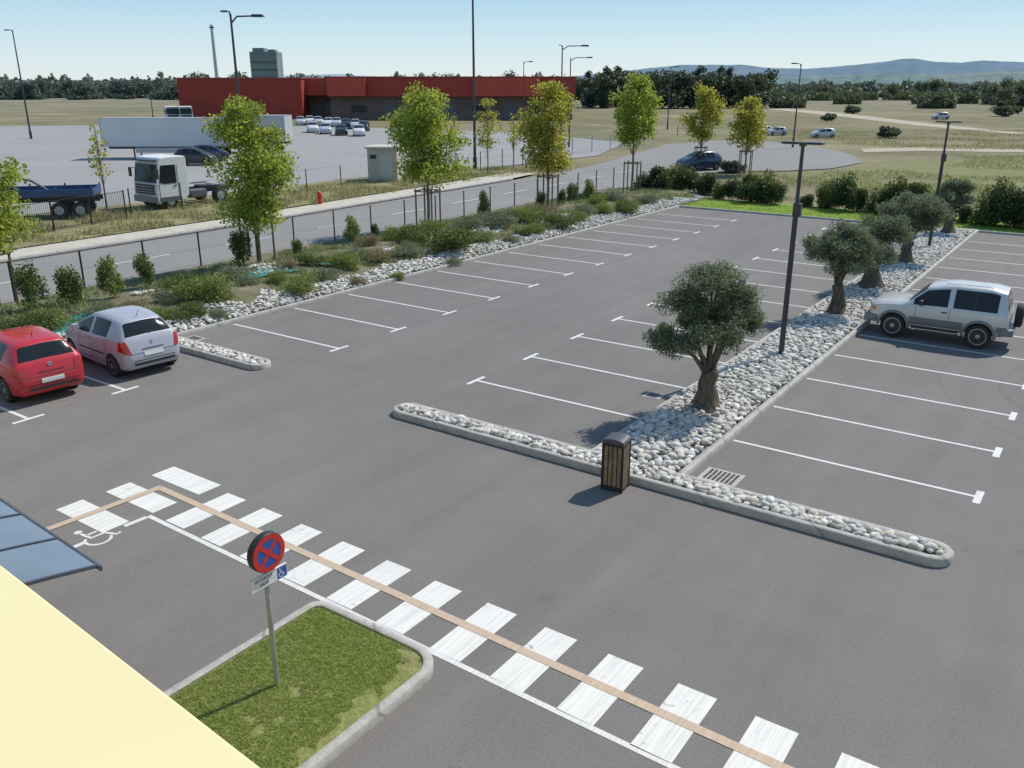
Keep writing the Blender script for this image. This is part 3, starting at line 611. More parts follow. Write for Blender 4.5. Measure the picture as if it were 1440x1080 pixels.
# ---------------------------------------------------------------- grass island & sign
gi=[(-8.6,-1.0),(-6.15,-1.0)]+arc(-6.65,6.85,.5,0,90,6)+arc(-8.35,7.1,.25,90,180,4)
gk,gin=kerb(gi,.13,.14); tag(gk,kind='structure'); tag(flat('grass_island',gin,.10,ISGR),kind='structure')
gin2=offset(gin,.02)
def gkeep(p):
    if not inside(gin2,p[0],p[1]): return False
    e=max(0,(p[0]+6.80)/.42)
    return mnoise.noise(Vector((p[0]*1.3,p[1]*1.3,4)))*.55+.6*mnoise.noise(Vector((p[0]*5,p[1]*5,1)))>-.40+.80*e
P=np.stack([nrg.uniform(-8.5,-6.25,60000),nrg.uniform(2.0,7.25,60000),np.full(60000,.10)],1)
P=P[np.array([gkeep(p) for p in P])]
V,Fc=blades(P,.04,.011,nrg,.9); tag(npmesh('grass_tufts',V,Fc,[GRB]),'short patchy green grass on the kerbed island by the sign','grass',None,'stuff')
BLUE=M('sign_blue',(.02,.08,.34),.4,var=.06); RED=M('sign_red',(.50,.02,.02),.4,var=.06); WHT=M('sign_white',(.62,.62,.61),.45,var=.05)
SX,SY=G(391,972).x,G(391,972).y
r=empty('no_stopping_sign',(SX,SY,.1),0,'round red and blue no-stopping sign on a grey pole in the grass island','sign')
MB().tube([(0,0,-.1),(0,0,2.1)],.032,10).build('pole',GALV,r,smooth=40)
zc=1.90
cas=MB().lathe([(.235,-.05),(.245,-.04),(.245,.04),(.235,.05)],32,lambda x,y,z:(z+.05,y,x+zc)).build('sign_disc',DARKM,r,smooth=40,fix=True)
def dsc(mb,r0,r1,x,n=40,mi=0):
    vs=[];fs=[]
    for k in range(n):
        a=2*PI*k/n; vs+=[(x,r0*math.cos(a),zc+r0*math.sin(a)),(x,r1*math.cos(a),zc+r1*math.sin(a))]
    for k in range(n): j=(k+1)%n; fs.append((2*k,2*k+1,2*j+1,2*j))
    mb.add(vs,fs,mi)
m=MB(); dsc(m,.0,.178,.104); m.build('blue_field',BLUE,cas)
m=MB(); dsc(m,.17,.236,.108)
for q,a in enumerate((45,135)):
    c,s=math.cos(math.radians(a)),math.sin(math.radians(a)); w_=.026; xx=.107+.0022*q
    m.add([(xx,c*.172+s*w_,zc+s*.172-c*w_),(xx,c*.172-s*w_,zc+s*.172+c*w_),(xx,-c*.172-s*w_,zc-s*.172+c*w_),(xx,-c*.172+s*w_,zc-s*.172-c*w_)],[(0,1,2,3)])
m.build('red_ring_and_cross',RED,cas)
pc=MB().box((.05,.0,1.545),(.03,.54,.17)).build('plate',WHT,r,bevel=.004)
MB().box((.0655,.19,1.545),(.003,.14,.145)).build('blue_panel',BLUE,pc)
m=MB(); wheelchair(m,lambda a,b:(.0685,.160+a*.11,1.487+b*.12),w=.11); m.build('wheelchair_symbol',WHT,pc)
def text(s,size,loc,rot,mat,parent,name='lettering'):
    cu=bpy.data.curves.new(name,'FONT'); cu.body=s; cu.size=size; cu.align_x='CENTER'; cu.align_y='CENTER'; cu.extrude=.0006
    o=bpy.data.objects.new(name,cu); COL.objects.link(o); dg=bpy.context.evaluated_depsgraph_get(); me=bpy.data.meshes.new_from_object(o.evaluated_get(dg)); bpy.data.objects.remove(o)
    me.materials.clear(); me.materials.append(mat); q=link(name,me,parent); q.location=loc; q.rotation_euler=rot; return q
text('INTERDIT',.062,(.067,-.08,1.585),(PI/2,0,PI/2),BLACK,pc); text('SAUF',.058,(.067,-.08,1.515),(PI/2,0,PI/2),BLACK,pc)
# ---------------------------------------------------------------- cars
def car(name,label,loc,rz,keys,paint,wins,ws,rw,axles,wr,W,lowmat=None,wheel_mat=RIM,group=None,cat='car',detail=True,suv=False,doors=(),lights=None,spokes=6):
    root=empty(name,loc,rz,label,cat,group)
    xs=set(k[0] for k in keys)
    for a,b in wins: xs|={a,b}
    for a in (ws,rw): xs|=set(a)
    kx=[k[0] for k in keys]; L0,L1=kx[0],kx[-1]
    x=L0
    while x<L1: 
        if all(abs(x-q)>.06 for q in xs): xs.add(round(x,3))
        x+=.16
    xs=sorted(xs)
    def K(x): return [float(np.interp(x,kx,[k[i] for k in keys])) for i in range(1,7)]
    def half(x):
        zb,w_,be,tp,wrf,zs=K(x)
        return [(0,zb),(w_*.84,zb),(w_*.965,zb+.07),(w_*.992,zb+(be-zb)*.3),(w_,zb+(be-zb)*.62),(w_*.985,be-.09),(w_*.955,be),(wrf,zs),(wrf*.86,zs+(tp-zs)*.72),(wrf*.5,tp-.012),(0,tp)]
    bm=bmesh.new(); rings=[]
    for x in xs:
        h=half(x); n=len(h)
        ring=[bm.verts.new((x,y,z)) for y,z in h]+[bm.verts.new((x,-y,z)) for y,z in reversed(h[1:-1])]
        rings.append(ring)
    N=len(rings[0]); NH=n-1
    for i in range(len(xs)-1):
        xm=(xs[i]+xs[i+1])/2
        for j in range(N):
            f=bm.faces.new((rings[i][j],rings[i][(j+1)%N],rings[i+1][(j+1)%N],rings[i+1][j]))
            k=j if j<NH else N-1-j
            if k==6:
                for q,(a,b) in enumerate(wins):
                    if a<=xm<=b: f.material_index=4+q*2+(0 if j<NH else 1)
            if k>=7:
                if ws[0]<=xm<=ws[1]: f.material_index=2
                if rw[0]<=xm<=rw[1]: f.material_index=3
            if lowmat is not None and k<=2: f.material_index=1
    bm.faces.new(rings[0][::-1]); bm.faces.new(rings[-1])
    bmesh.ops.recalc_face_normals(bm,faces=bm.faces)
    me=bpy.data.meshes.new('tmp'); bm.to_mesh(me); bm.free()
    for i in range(14): me.materials.append(paint)
    tmp=bpy.data.objects.new('tmp',me); COL.objects.link(tmp)
    cm=MB()
    for ax in axles:
        for s in(-1,1):
            cm.lathe([(wr*1.15,0),(wr*1.15,.6)],28,lambda x,y,z,ax=ax,s=s:(ax+x,s*(W/2-.26+z),wr+y))
    cut=cm.build('cut',BLACK,None,fix=True)
    md=tmp.modifiers.new('b','BOOLEAN'); md.operation='DIFFERENCE'; md.object=cut; md.solver='EXACT'
    dg=bpy.context.evaluated_depsgraph_get(); me2=bpy.data.meshes.new_from_object(tmp.evaluated_get(dg))
    bpy.data.objects.remove(tmp); bpy.data.objects.remove(cut)
    bm=bmesh.new(); bm.from_mesh(me2)
    DK=13
    for f in bm.faces:
        c=f.calc_center_median()
        for ax in axles:
            if math.hypot(c.x-ax,c.z-wr)<wr*1.155 and abs(c.y)<W/2+.01 and abs(c.y)>W/2-.3 and (abs(math.hypot(c.x-ax,c.z-wr)-wr*1.15)<.02 or abs(abs(c.y)-(W/2-.26))<.01): f.material_index=DK
    bm.normal_update(); bvh=BVHTree.FromBMesh(bm)
    def carve(mi,name,mat,th,parent):
        fs=[f for f in bm.faces if f.material_index==mi]
        if not fs: return None
        bmesh.ops.inset_region(bm,faces=fs,thickness=th,use_even_offset=True)
        fs=[f for f in fs if f.is_valid]; ids={}; V=[];Fc=[]
        for f in fs:
            t_=[]
            for v in f.verts:
                key=tuple(round(q,5) for q in v.co)
                if key not in ids: ids[key]=len(V); V.append(tuple(v.co))
                t_.append(ids[key])
            Fc.append(tuple(t_))
        bmesh.ops.delete(bm,geom=fs,context='FACES')
        for f in bm.faces:
            if f.material_index==mi: f.material_index=DK
        mm=MB(); mm.add(V,Fc); return mm.build(name,mat,parent,smooth=60)
    carve(2,'windscreen',GLASS,.04,root); carve(3,'rear_window',GLASS,.035,root)
    for q in range(len(wins)):
        for s in (0,1): carve(4+q*2+s,'side_window',GLASS,.024,root)
    for f in bm.faces:
        f.smooth=True
        f.material_index=2 if f.material_index==DK else (1 if f.material_index==1 else 0)
    mb_=bpy.data.meshes.new('body'); bm.to_mesh(mb_); bm.free()
    mb_.materials.clear(); mb_.materials.append(paint); mb_.materials.append(lowmat or BLACK); mb_.materials.append(BLACK); mb_.set_sharp_from_angle(angle=math.radians(38))
    body=link('body',mb_,root)
    def prj(p,axis,sg,off):
        if axis=='y': o=Vector((p[0],sg*3,p[1])); dr=Vector((0,-sg,0))
        elif axis=='x': o=Vector((sg*4,p[0],p[1])); dr=Vector((-sg,0,0))
        else: o=Vector((p[0],p[1],4)); dr=Vector((0,0,-1))
        h=bvh.ray_cast(o,dr)
        if h[0] is None: return None
        return h[0]-dr*off
    def patch(name,q,axis,sg,off,mat,par=None,nu=8,nv=4,coll=None):
        m=coll if coll else MB(); V=[]
        for j in range(nv+1):
            for i in range(nu+1):
                u_=i/nu;v_=j/nv
                x=(q[0][0]*(1-u_)+q[1][0]*u_)*(1-v_)+(q[3][0]*(1-u_)+q[2][0]*u_)*v_; z=(q[0][1]*(1-u_)+q[1][1]*u_)*(1-v_)+(q[3][1]*(1-u_)+q[2][1]*u_)*v_
                V.append(prj((x,z),axis,sg,off))
        Fc=[]
        for j in range(nv):
            for i in range(nu):
                ids=(j*(nu+1)+i,j*(nu+1)+i+1,(j+1)*(nu+1)+i+1,(j+1)*(nu+1)+i)
                if all(V[k] is not None for k in ids): Fc.append(ids)
        V=[p if p is not None else Vector((0,0,.5)) for p in V]
        m.add(V,Fc)
        if coll is None: return m.build(name,mat,par or root,smooth=60)
    for ax in axles:
        for s in(-1,1):
            wy=s*(W/2-.02)
            tm=MB(); tm.lathe([(wr*.62,0),(wr*.66,.0),(wr*.93,.0),(wr,-.035),(wr,-.165),(wr*.93,-.2),(wr*.6,-.2)],28,lambda x,y,z,ax=ax,s=s,wy=wy:(ax+x,wy+s*z,wr+y))
            wo=tm.build('wheel',RUB,root,smooth=40,fix=True)
            rm=MB(); rm.lathe([(wr*.66,.004),(wr*.62,-.01),(wr*.58,-.05),(.03,-.06)],24,lambda x,y,z,ax=ax,s=s,wy=wy:(ax+x,wy+s*z,wr+y),mi=1)
            for k in range(spokes):
                a=2*PI*k/spokes; ca,sa=math.cos(a),math.sin(a); ww=.035
                pts=[(ca*.04-sa*ww,sa*.04+ca*ww),(ca*.04+sa*ww,sa*.04-ca*ww),(ca*wr*.63+sa*ww*.7,sa*wr*.63-ca*ww*.7),(ca*wr*.63-sa*ww*.7,sa*wr*.63+ca*ww*.7)]
                vs=[(ax+p[0],wy+s*(.0),wr+p[1]) for p in pts]+[(ax+p[0],wy-s*.03,wr+p[1]) for p in pts]
                rm.add(vs,[(0,1,2,3),(0,4,5,1),(1,5,6,2),(2,6,7,3),(3,7,4,0)])
            rm.lathe([(.07,.006),(.05,.012)],14,lambda x,y,z,ax=ax,s=s,wy=wy:(ax+x,wy+s*z,wr+y))
            n_=24; vs=[];fs=[]
            for k in range(n_):
                a=2*PI*k/n_
                for rr_ in (wr*.60,wr*.67): vs.append((ax+rr_*math.cos(a),wy+s*.005,wr+rr_*math.sin(a)))
            for k in range(n_): j=(k+1)%n_; fs.append((2*k,2*k+1,2*j+1,2*j))
            rm.add(vs,fs)
            rm.build('rim',[wheel_mat,BLACK],wo,smooth=30)
    if detail:
        beltz=K(.3)[2]
        for s in(-1,1):
            seam=MB()
            for dx in doors: patch('',[(dx-.007,.34 if not suv else .5),(dx+.007,.34 if not suv else .5),(dx+.007,beltz-.01),(dx-.007,beltz-.01)],'y',s,.003,BLACK,nu=1,nv=8,coll=seam)
            patch('',[(doors[0],.33 if not suv else .5),(doors[-1],.33 if not suv else .5),(doors[-1],.345 if not suv else .515),(doors[0],.345 if not suv else .515)],'y',s,.003,BLACK,nu=10,nv=1,coll=seam)
            seam.build('door_seams',BLACK,body)
            if not suv: patch('rub_strip',[(doors[0]+.05,.54),(doors[-1]-.1,.56),(doors[-1]-.1,.60),(doors[0]+.05,.585)],'y',s,.008,BLACK,nu=14,nv=1)
            for dx in doors[1:]:
                p=prj((dx-.16,beltz-.13),'y',s,.015); MB().box(p,(.17,.03,.035)).build('door_handle',paint if not suv else BLACK,root,bevel=.008)
            p=prj((ws[0]+.42,beltz+.02),'y',s,.0); MB().box((p.x,p.y+s*.12,p.z+.08),(.13,.20,.15),top=(.8,.9)).box((p.x,p.y+s*.02,p.z+.03),(.05,.1,.04)).build('wing_mirror',paint if not suv else BLACK,root,bevel=.02)
        for nm,q,ax_,sg,mt,off in lights: 
            patch(nm,q,ax_,sg,off,mt,nu=8,nv=6)
    return root,body,prj,patch
SILV=M('silver_car_paint',(.40,.405,.45),.36,.2,var=.03,coat=.3)
REDP=M('red_car_paint',(.42,.014,.022),.35,0,var=.05,coat=.6)
WSIL=M('pearl_white_paint',(.55,.55,.54),.32,.15,var=.03,coat=.5)
GREYC=M('grey_cladding',(.10,.105,.115),.5,.1,var=.1)
GREYP=M('grey_lower_paint',(.17,.175,.18),.38,.3,var=.05,coat=.4)
HK=[(-1.80,.34,.42,.50,.57,.36,.54),(-1.76,.24,.61,.62,.70,.55,.65),(-1.66,.2,.74,.72,.81,.65,.76),(-1.45,.18,.80,.81,.92,.72,.86),(-1.15,.17,.84,.89,1.03,.77,.95),(-.95,.17,.85,.93,1.09,.77,1.0),
 (-.53,.17,.855,.96,1.32,.68,1.23),(-.12,.17,.86,.975,1.485,.60,1.40),(.32,.17,.86,.99,1.525,.595,1.45),(.8,.17,.855,1.005,1.52,.585,1.44),(1.15,.18,.84,1.02,1.475,.57,1.39),(1.32,.19,.825,1.03,1.43,.555,1.35),
 (1.50,.20,.81,1.02,1.26,.62,1.20),(1.63,.22,.785,1.0,1.08,.68,1.03),(1.71,.25,.75,.86,.92,.67,.88),(1.77,.29,.69,.64,.68,.60,.65),(1.80,.34,.60,.54,.57,.50,.55)]
def hatch_lights(tall,d=0):
    L=[]
    for s in(-1,1):
        if tall: L+=[('tail_light',[(s*.58,.66),(s*.76,.70),(s*.77,1.02),(s*.66,1.0)],'x',1,REDL,.010),('tail_light',[(1.50,.76),(1.70,.72),(1.64,.99),(1.54,.99)],'y',s,REDL,.008)]
        else: L+=[('tail_light',[(s*.54,.70),(s*.78,.70),(s*.77,.92),(s*.58,.92)],'x',1,REDL,.010),('tail_light',[(1.72+d,.72),(1.84+d,.70),(1.80+d,.90),(1.72+d,.90)],'y',s,REDL,.008)]
        L+=[('headlight',[(s*.40,.62),(s*.66,.64),(s*.72,.74),(s*.45,.70)],'x',-1,CLRL,.008)]
    return L+[('number_plate',[(-.26,.58 if tall else .50),(.26,.58 if tall else .50),(.26,.69 if tall else .61),(-.26,.69 if tall else .61)],'x',1,PLATE,.014),('tailgate_handle',[(-.3,.74),(.3,.74),(.3,.76),(-.3,.76)],'x',1,BLACK,.008),
        ('bumper_strip',[(-.72,.47),(.72,.47),(.72,.49),(-.72,.49)],'x',1,BLACK,.008),('lower_valance',[(-.55,.36),(.55,.36),(.56,.42),(-.56,.42)],'x',1,BLACK,.006),
        ('tailgate_seam',[(-.64,.655),(.64,.655),(.64,.665),(-.64,.665)],'x',1,BLACK,.004),
        ('grille',[(-.35,.48),(.35,.48),(.35,.56),(-.35,.56)],'x',-1,BLACK,.008)]
def hatch_extra(root,prj,badge):
    p=prj((0,1.12),'x',1,.012); q=prj((.3,1.14),'x',1,.012)
    MB().tube([p,q],.010,5).build('rear_wiper',BLACK,root)
    p=prj((0,.90),'x',1,.012); m=MB()
    if badge=='diamond': m.add([(p.x+.01,0,p.z-.055),(p.x,.038,p.z),(p.x-.01,0,p.z+.055),(p.x,-.038,p.z)],[(0,1,2,3)])
    else: m.lathe([(.055,0),(.05,.01)],18,lambda x,y,z:(p.x+z,x,p.z+y))
    m.build('badge',RIM,root)
    p=prj((1.1,0),'z',1,-.01); MB().tube([p,(p.x+.16,0,p.z+.2)],[.010,.004],5).build('aerial',BLACK,root)
clio=car('parked_car','silver five-door hatchback parked beside the short cobbled island',(-21.78,12.5,0),math.radians(-5),HK,SILV,[(-.80,.08),(.15,.98)],(-.95,-.12),(1.32,1.63),(-1.17,1.13),.30,1.72,doors=(-.58,.11,.92),lights=hatch_lights(True),group='cars parked in the left bays')
hatch_extra(clio[0],clio[2],'diamond')
RK=[(-2.0,.34,.45,.52,.58,.40,.55),(-1.94,.24,.66,.64,.70,.58,.66),(-1.8,.2,.77,.73,.80,.68,.76),(-1.5,.18,.82,.80,.90,.73,.84),(-1.2,.17,.85,.86,.97,.76,.90),(-1.0,.17,.86,.90,1.01,.78,.94),
 (-.6,.17,.865,.92,1.22,.68,1.14),(-.2,.17,.865,.94,1.39,.60,1.32),(.3,.17,.865,.95,1.45,.60,1.38),(.95,.17,.86,.96,1.44,.59,1.37),(1.40,.18,.85,.98,1.40,.575,1.33),(1.54,.19,.835,.98,1.36,.565,1.29),
 (1.72,.20,.82,.98,1.18,.65,1.13),(1.84,.22,.80,.97,1.01,.70,.98),(1.91,.24,.77,.88,.91,.69,.89),(1.97,.29,.72,.66,.69,.66,.67),(2.0,.34,.64,.54,.57,.56,.55)]
redc=car('parked_car','red hatchback parked at the left edge next to the silver one',(-22.12,9.95,0),math.radians(-5),RK,REDP,[(-.85,.16),(.26,1.22)],(-1.0,-.2),(1.54,1.84),(-1.28,1.2),.305,1.73,doors=(-.66,.22),lights=hatch_lights(False,.12),group='cars parked in the left bays')
hatch_extra(redc[0],redc[2],'round'); redc[0].scale=(.96,1,1.02)
SK=[(-2.0,.50,.60,.70,.80,.52,.75),(-1.96,.44,.76,.86,.96,.66,.91),(-1.86,.42,.82,.97,1.06,.70,1.0),(-1.4,.40,.855,1.03,1.14,.73,1.08),(-.88,.40,.87,1.07,1.19,.75,1.12),
 (-.6,.40,.872,1.09,1.48,.69,1.38),(-.36,.40,.875,1.10,1.67,.65,1.58),(.1,.40,.875,1.11,1.76,.63,1.66),(.45,.40,.875,1.11,1.80,.625,1.70),(1.4,.40,.87,1.11,1.80,.62,1.70),(1.80,.42,.86,1.11,1.72,.615,1.63),
 (1.93,.46,.845,1.09,1.16,.77,1.12),(1.98,.5,.82,.98,1.04,.76,1.0),(2.0,.54,.79,.80,.86,.74,.83)]
sl_l=[('headlight',[(s*.48,.76),(s*.74,.78),(s*.74,.93),(s*.48,.91)],'x',-1,CLRL,.008) for s in(-1,1)]+[('tail_light',[(s*.68,.72),(s*.77,.72),(s*.77,1.03),(s*.70,1.03)],'x',1,REDL,.008) for s in(-1,1)]+[('indicator',[(-1.93,.80),(-1.78,.80),(-1.78,.92),(-1.90,.92)],'y',s,ORL,.008) for s in(-1,1)]+[('grille',[(-.42,.74),(.42,.74),(.42,.88),(-.42,.88)],'x',-1,BLACK,.008)]
suv=car('parked_car','white off-road car with grey lower sides and spare wheel, parked alone right of the median',(-3.97,28.0,0),math.radians(1.5),SK,WSIL,[(-.72,.30),(.40,1.66)],(-.88,-.36),(1.80,1.93),(-1.22,1.22),.375,1.78,lowmat=GREYP,doors=(-.62,.36),lights=sl_l,suv=True,spokes=6)
r=suv[0]; r.scale=(.94,.95,.96)
for ax in(-1.22,1.22):
    for s in(-1,1):
        m=MB(); n_=18
        pts=[(ax+.45*math.cos(PI*k/n_),s*.875,.375+.45*math.sin(PI*k/n_)) for k in range(n_+1)]
        m.tube(pts,.05,8); m.build('wheel_arch_flare',GREYP,r,smooth=60)
MB().box((-2.02,0,.55),(.22,1.62,.26),top=(.8,.98)).box((-1.86,.80,.55),(.3,.12,.24)).box((-1.86,-.80,.55),(.3,.12,.24)).build('front_bumper',GREYP,r,bevel=.04)
MB().box((2.05,0,.58),(.18,1.6,.22)).box((1.9,.80,.58),(.34,.1,.2)).box((1.9,-.80,.58),(.34,.1,.2)).build('rear_bumper',GREYP,r,bevel=.03)
for s in(-1,1):
    MB().box((0,s*.86,.42),(1.35,.14,.05)).build('side_step',BLACK,r,bevel=.01)
    MB().tube([(.1,s*.56,1.765),(.2,s*.56,1.81),(1.3,s*.56,1.83),(1.42,s*.56,1.78)],.010,6).build('roof_rail',WSIL,r,smooth=50)
    suv[3]('grey_lower_side',[(-.74,.50),(.74,.50),(.78,.74),(-.78,.74)],'y',s,.006,GREYP,nu=16,nv=4)
    suv[3]('grey_rear_side',[(1.68,.56),(1.95,.56),(1.95,.74),(1.66,.74)],'y',s,.006,GREYP,nu=4,nv=3)
    suv[3]('window_pillar',[(.98,1.16),(1.04,1.16),(1.04,1.64),(.98,1.64)],'y',s,.004,BLACK,nu=1,nv=6)
sw=MB().lathe([(.2,0),(.34,0),(.365,-.04),(.365,-.17),(.33,-.2),(.2,-.2)],26,lambda x,y,z:(2.27+z,x+.05,.98+y)).build('spare_wheel',RUB,r,smooth=40,fix=True)
MB().lathe([(.30,.004),(.28,.02),(.05,.03)],24,lambda x,y,z:(2.27+z,x+.05,.98+y)).build('spare_wheel_cover',BLACK,sw,smooth=40,fix=True)
def far_car(label,loc,rz,paint,group=None,sc=1,cat='car'):
    c_=car('distant_car',label,loc,rz,HK,paint,[(-.80,.08),(.15,.98)],(-.95,-.12),(1.32,1.63),(-1.17,1.13),.30,1.72,detail=False,group=group,cat=cat); c_[0].scale=(sc*1.06,sc,sc); return c_[0]
DBL=M('dark_blue_car_paint',(.03,.05,.10),.3,.2,var=.05,coat=.6); LGT=M('light_car_paint',(.45,.46,.47),.35,.1,var=.05,coat=.4); DRK=M('dark_car_paint',(.03,.03,.035),.3,.2,var=.05,coat=.5)
bc=far_car('dark blue car parked at the turning circle below the slender plane tree',G(982,239,-.05),math.radians(35+25),DBL,sc=1.08)
lc=far_car('pale car parked in the dry field right of the turning circle',G(1157,194,-.12),math.radians(35),LGT,sc=.9)
def recol(root,mat):
    for ch in root.children:
        if ch.name.startswith('body'):
            ch.data=ch.data.copy(); ch.data.materials[0]=mat
yc_=[(423,176,0),(436,175,1),(448,176,0),(462,178,1),(474,178,0),(487,180,2),(500,181,0),(512,184,2),(440,186,1),(458,188,0),(480,190,2),(505,191,1),(395,180,0)]
lab=['pale grey','white','dark']; pm=[LGT,M('white_van_paint',(.6,.6,.6),.3,0,var=.03,coat=.4),DRK]
order=sorted(range(len(yc_)),key=lambda q:yc_[q][0])
for i,(u,v,k) in enumerate(yc_):
    q=copyobj(lc); q.location=G(u,v,-.07); q.rotation_euler=(0,0,math.radians(35+100+rnd.uniform(-6,6))); q.scale=(1.08,1.05,1.05)
    recol(q,pm[k]); tag(q,'%s car parked before the red building, %s of them from the left'%(lab[k],ordn(order.index(i))),'car','cars parked before the red building')
for l,u,v,m_,a,sc__ in (('dark car parked in front of the white trailer',276,232,DRK,180,1.05),('second dark car behind the white truck cab',296,226,DBL,200,1.05),('small pale car far out in the field behind the pale plane tree',1092,190,LGT,10,.8),('tiny pale car left of the field lamp',1075,187,LGT,30,.7),('distant pale car at the right of the dry field',1322,168,LGT,0,1.0)):
    q=copyobj(lc); q.location=G(u,v,-.08); q.rotation_euler=(0,0,math.radians(35+a)); recol(q,m_); q.scale=(sc__,)*3; tag(q,l,'car')
# ---------------------------------------------------------------- trucks
def twheel(root,x,y,r=.5,w=.3,s=1):
    o=MB().lathe([(r*.55,0),(r*.9,0),(r,-.04),(r,-w+.04),(r*.9,-w),(r*.5,-w)],20,lambda a,b,z:(x+a,y+s*z,r+b)).build('wheel',RUB,root,smooth=40,fix=True)
    MB().lathe([(r*.55,.005),(r*.45,-.05),(r*.2,-.04),(r*.15,.03)],16,lambda a,b,z:(x+a,y+s*z,r+b)).build('rim',GALV,o,smooth=40,fix=True)
TW=M('trailer_white',(.62,.62,.61),.5,0,var=.06,scale=.4)
TG=M('trailer_grey_white',(.42,.43,.44),.5,0,var=.06,scale=.4)
def trailer(label,loc,rz,L,mat):
    r=empty('semi_trailer',loc,rz,label,'trailer')
    MB().box((0,0,2.6),(L,2.5,2.75)).build('cargo_box',mat,r,bevel=.03)
    MB().box((0,0,1.24),(L+.02,2.54,.09)).box((0,0,3.97),(L+.02,2.54,.07)).box((-L/2,0,2.6),(.06,2.56,2.75)).box((L/2,0,2.6),(.06,2.56,2.75)).build('edge_trim',GALV,r)
    MB().box((0,.45,1.08),(L*.95,.15,.25)).box((0,-.45,1.08),(L*.95,.15,.25)).build('chassis',DARKM,r)
    for s in(-1,1): MB().box((-.6,s*1.2,.85),(L*.42,.05,.5)).build('side_guard',GALV,r)
    for x in(L/2-1.6,L/2-2.9,L/2-4.2):
        for s in(-1,1): twheel(r,x,s*1.25,.5,.34,s)
    for s in(-1,1): MB().box((-L/2+3,s*.9,.6),(.12,.12,1.1)).build('landing_leg',DARKM,r)
    for s in(-1,1): MB().box((L/2+.035,s*.62,2.6),(.02,1.2,2.55)).build('rear_door',mat,r)
    return r
trailer('long white semi trailer parked across the truck yard',AT(245,93,-.07,217),math.radians(35+2),13.4,TW)
trailer('grey white trailer parked right behind the long white one',AT(366,101,-.07,213),math.radians(35-6),7.0,TG)
def cab(root,paint,x0,h=3.1):
    pr=[(0,.45),(0,1.1),(.06,1.6),(.30,h-.28),(.45,h-.05),(.9,h),(2.1,h),(2.2,h-.1),(2.2,.75),(1.9,.45)]
    MB().extr([(x0+a,b) for a,b in pr],-1.22,1.22).build('cab',paint,root,bevel=.05,fix=True)
    MB().extr([(x0+.045,1.60),(x0+.25,h-.42),(x0+.235,h-.42),(x0+.03,1.60)],-1.12,1.12).build('windscreen',GLASS,root,fix=True)
    for s in(-1,1):
        MB().extr([(x0+.22,1.62),(x0+.42,h-.48),(x0+1.40,h-.48),(x0+1.40,1.52),(x0+.5,1.52)],s*1.225,s*1.235).build('side_window',GLASS,root,fix=True)
        MB().box((x0+1.50,s*1.228,1.6),(.025,.012,2.0)).box((x0+.20,s*1.228,1.1),(.025,.012,.9)).box((x0+.85,s*1.228,.72),(1.3,.012,.03)).build('door_seam',BLACK,root)
        MB().box((x0+1.28,s*1.24,1.38),(.2,.03,.05)).build('door_handle',BLACK,root)
        MB().box((x0+.9,s*1.226,.58),(1.5,.03,.22)).build('step_panel',GREYC,root)
        MB().box((x0+.0,s*1.42,min(2.15,h-.7)),(.1,.22,.55)).box((x0+.15,s*1.3,min(2.4,h-.5)),(.25,.1,.03)).build('mirror',BLACK,root,bevel=.02)
        MB().box((x0-.06,s*.92,.74),(.08,.38,.2)).build('headlight',CLRL,root,bevel=.02)
    MB().box((x0-.02,0,1.20),(.06,1.9,.58)).build('grille',BLACK,root)
    sl2=MB()
    for k in range(3): sl2.box((x0-.055,0,1.04+.16*k),(.02,1.8,.03))
    sl2.build('grille_bars',GALV,root)
    MB().box((x0-.02,0,.60),(.16,2.44,.40)).build('bumper',GREYP,root,bevel=.03)
    MB().box((x0+.18,0,h-.20),(.35,2.0,.06)).build('sun_visor',BLACK,root)
ang=math.radians(35)+math.radians(54)
tr_=G(262,287,-.07); r=empty('truck_cab_unit',tr_,ang,'white truck tractor unit parked behind the yard fence','truck')
cab(r,TW,-2.7)
MB().box((.6,.45,.85),(4.8,.14,.28)).box((.6,-.45,.85),(4.8,.14,.28)).box((1.6,0,1.05),(1.1,1.0,.12)).build('chassis',DARKM,r)
for x in(-1.8,1.8):
    for s in(-1,1): twheel(r,x,s*1.2,.5,.32,s)
for s in(-1,1):
    MB().box((.2,s*.95,.75),(1.2,.5,.5)).build('fuel_tank',GREYC,r,bevel=.08)
    MB().box((1.8,s*1.05,1.14),(1.2,.34,.05)).build('mudguard',BLACK,r,bevel=.02)
MB().tube([(-.38,-.9,.8),(-.38,-.9,2.9)],.08,8).build('exhaust_pipe',GALV,r,smooth=40)
BLU=M('blue_dropside_paint',(.03,.08,.20),.5,0,var=.35,scale=1.5)
bt=G(60,305,-.07); r=empty('flatbed_truck',bt,math.radians(35+14),'blue dropside flatbed truck behind the black railing at left','truck')
cab(r,DRK,-4.9,h=2.6); 
MB().box((.3,0,1.20),(5.6,2.3,.12)).build('bed_floor',DARKM,r)
for s in(-1,1):
    for k in range(3):
        MB().box((-1.6+1.87*k,s*1.15,1.46),(1.80,.05,.38)).build('drop_side',BLU,r,bevel=.01)
        MB().box((-1.6+1.87*k,s*1.185,1.46),(1.70,.02,.03)).build('side_rib',GREYC,r)
    for k in range(4): MB().box((-2.54+1.87*k,s*1.16,1.50),(.08,.08,.56)).build('side_post',GREYC,r)
MB().box((-2.6,0,1.8),(.06,2.3,1.1)).build('headboard',GREYC,r); MB().box((3.12,0,1.46),(.05,2.3,.38)).build('tailboard',BLU,r)
MB().tube([(-1.6,-.6,1.25),(-1.5,-.5,2.4),(-.2,-.3,2.1),(.6,-.2,1.5)],[.12,.10,.09,.06],7).build('loader_crane',GREYC,r,smooth=50)
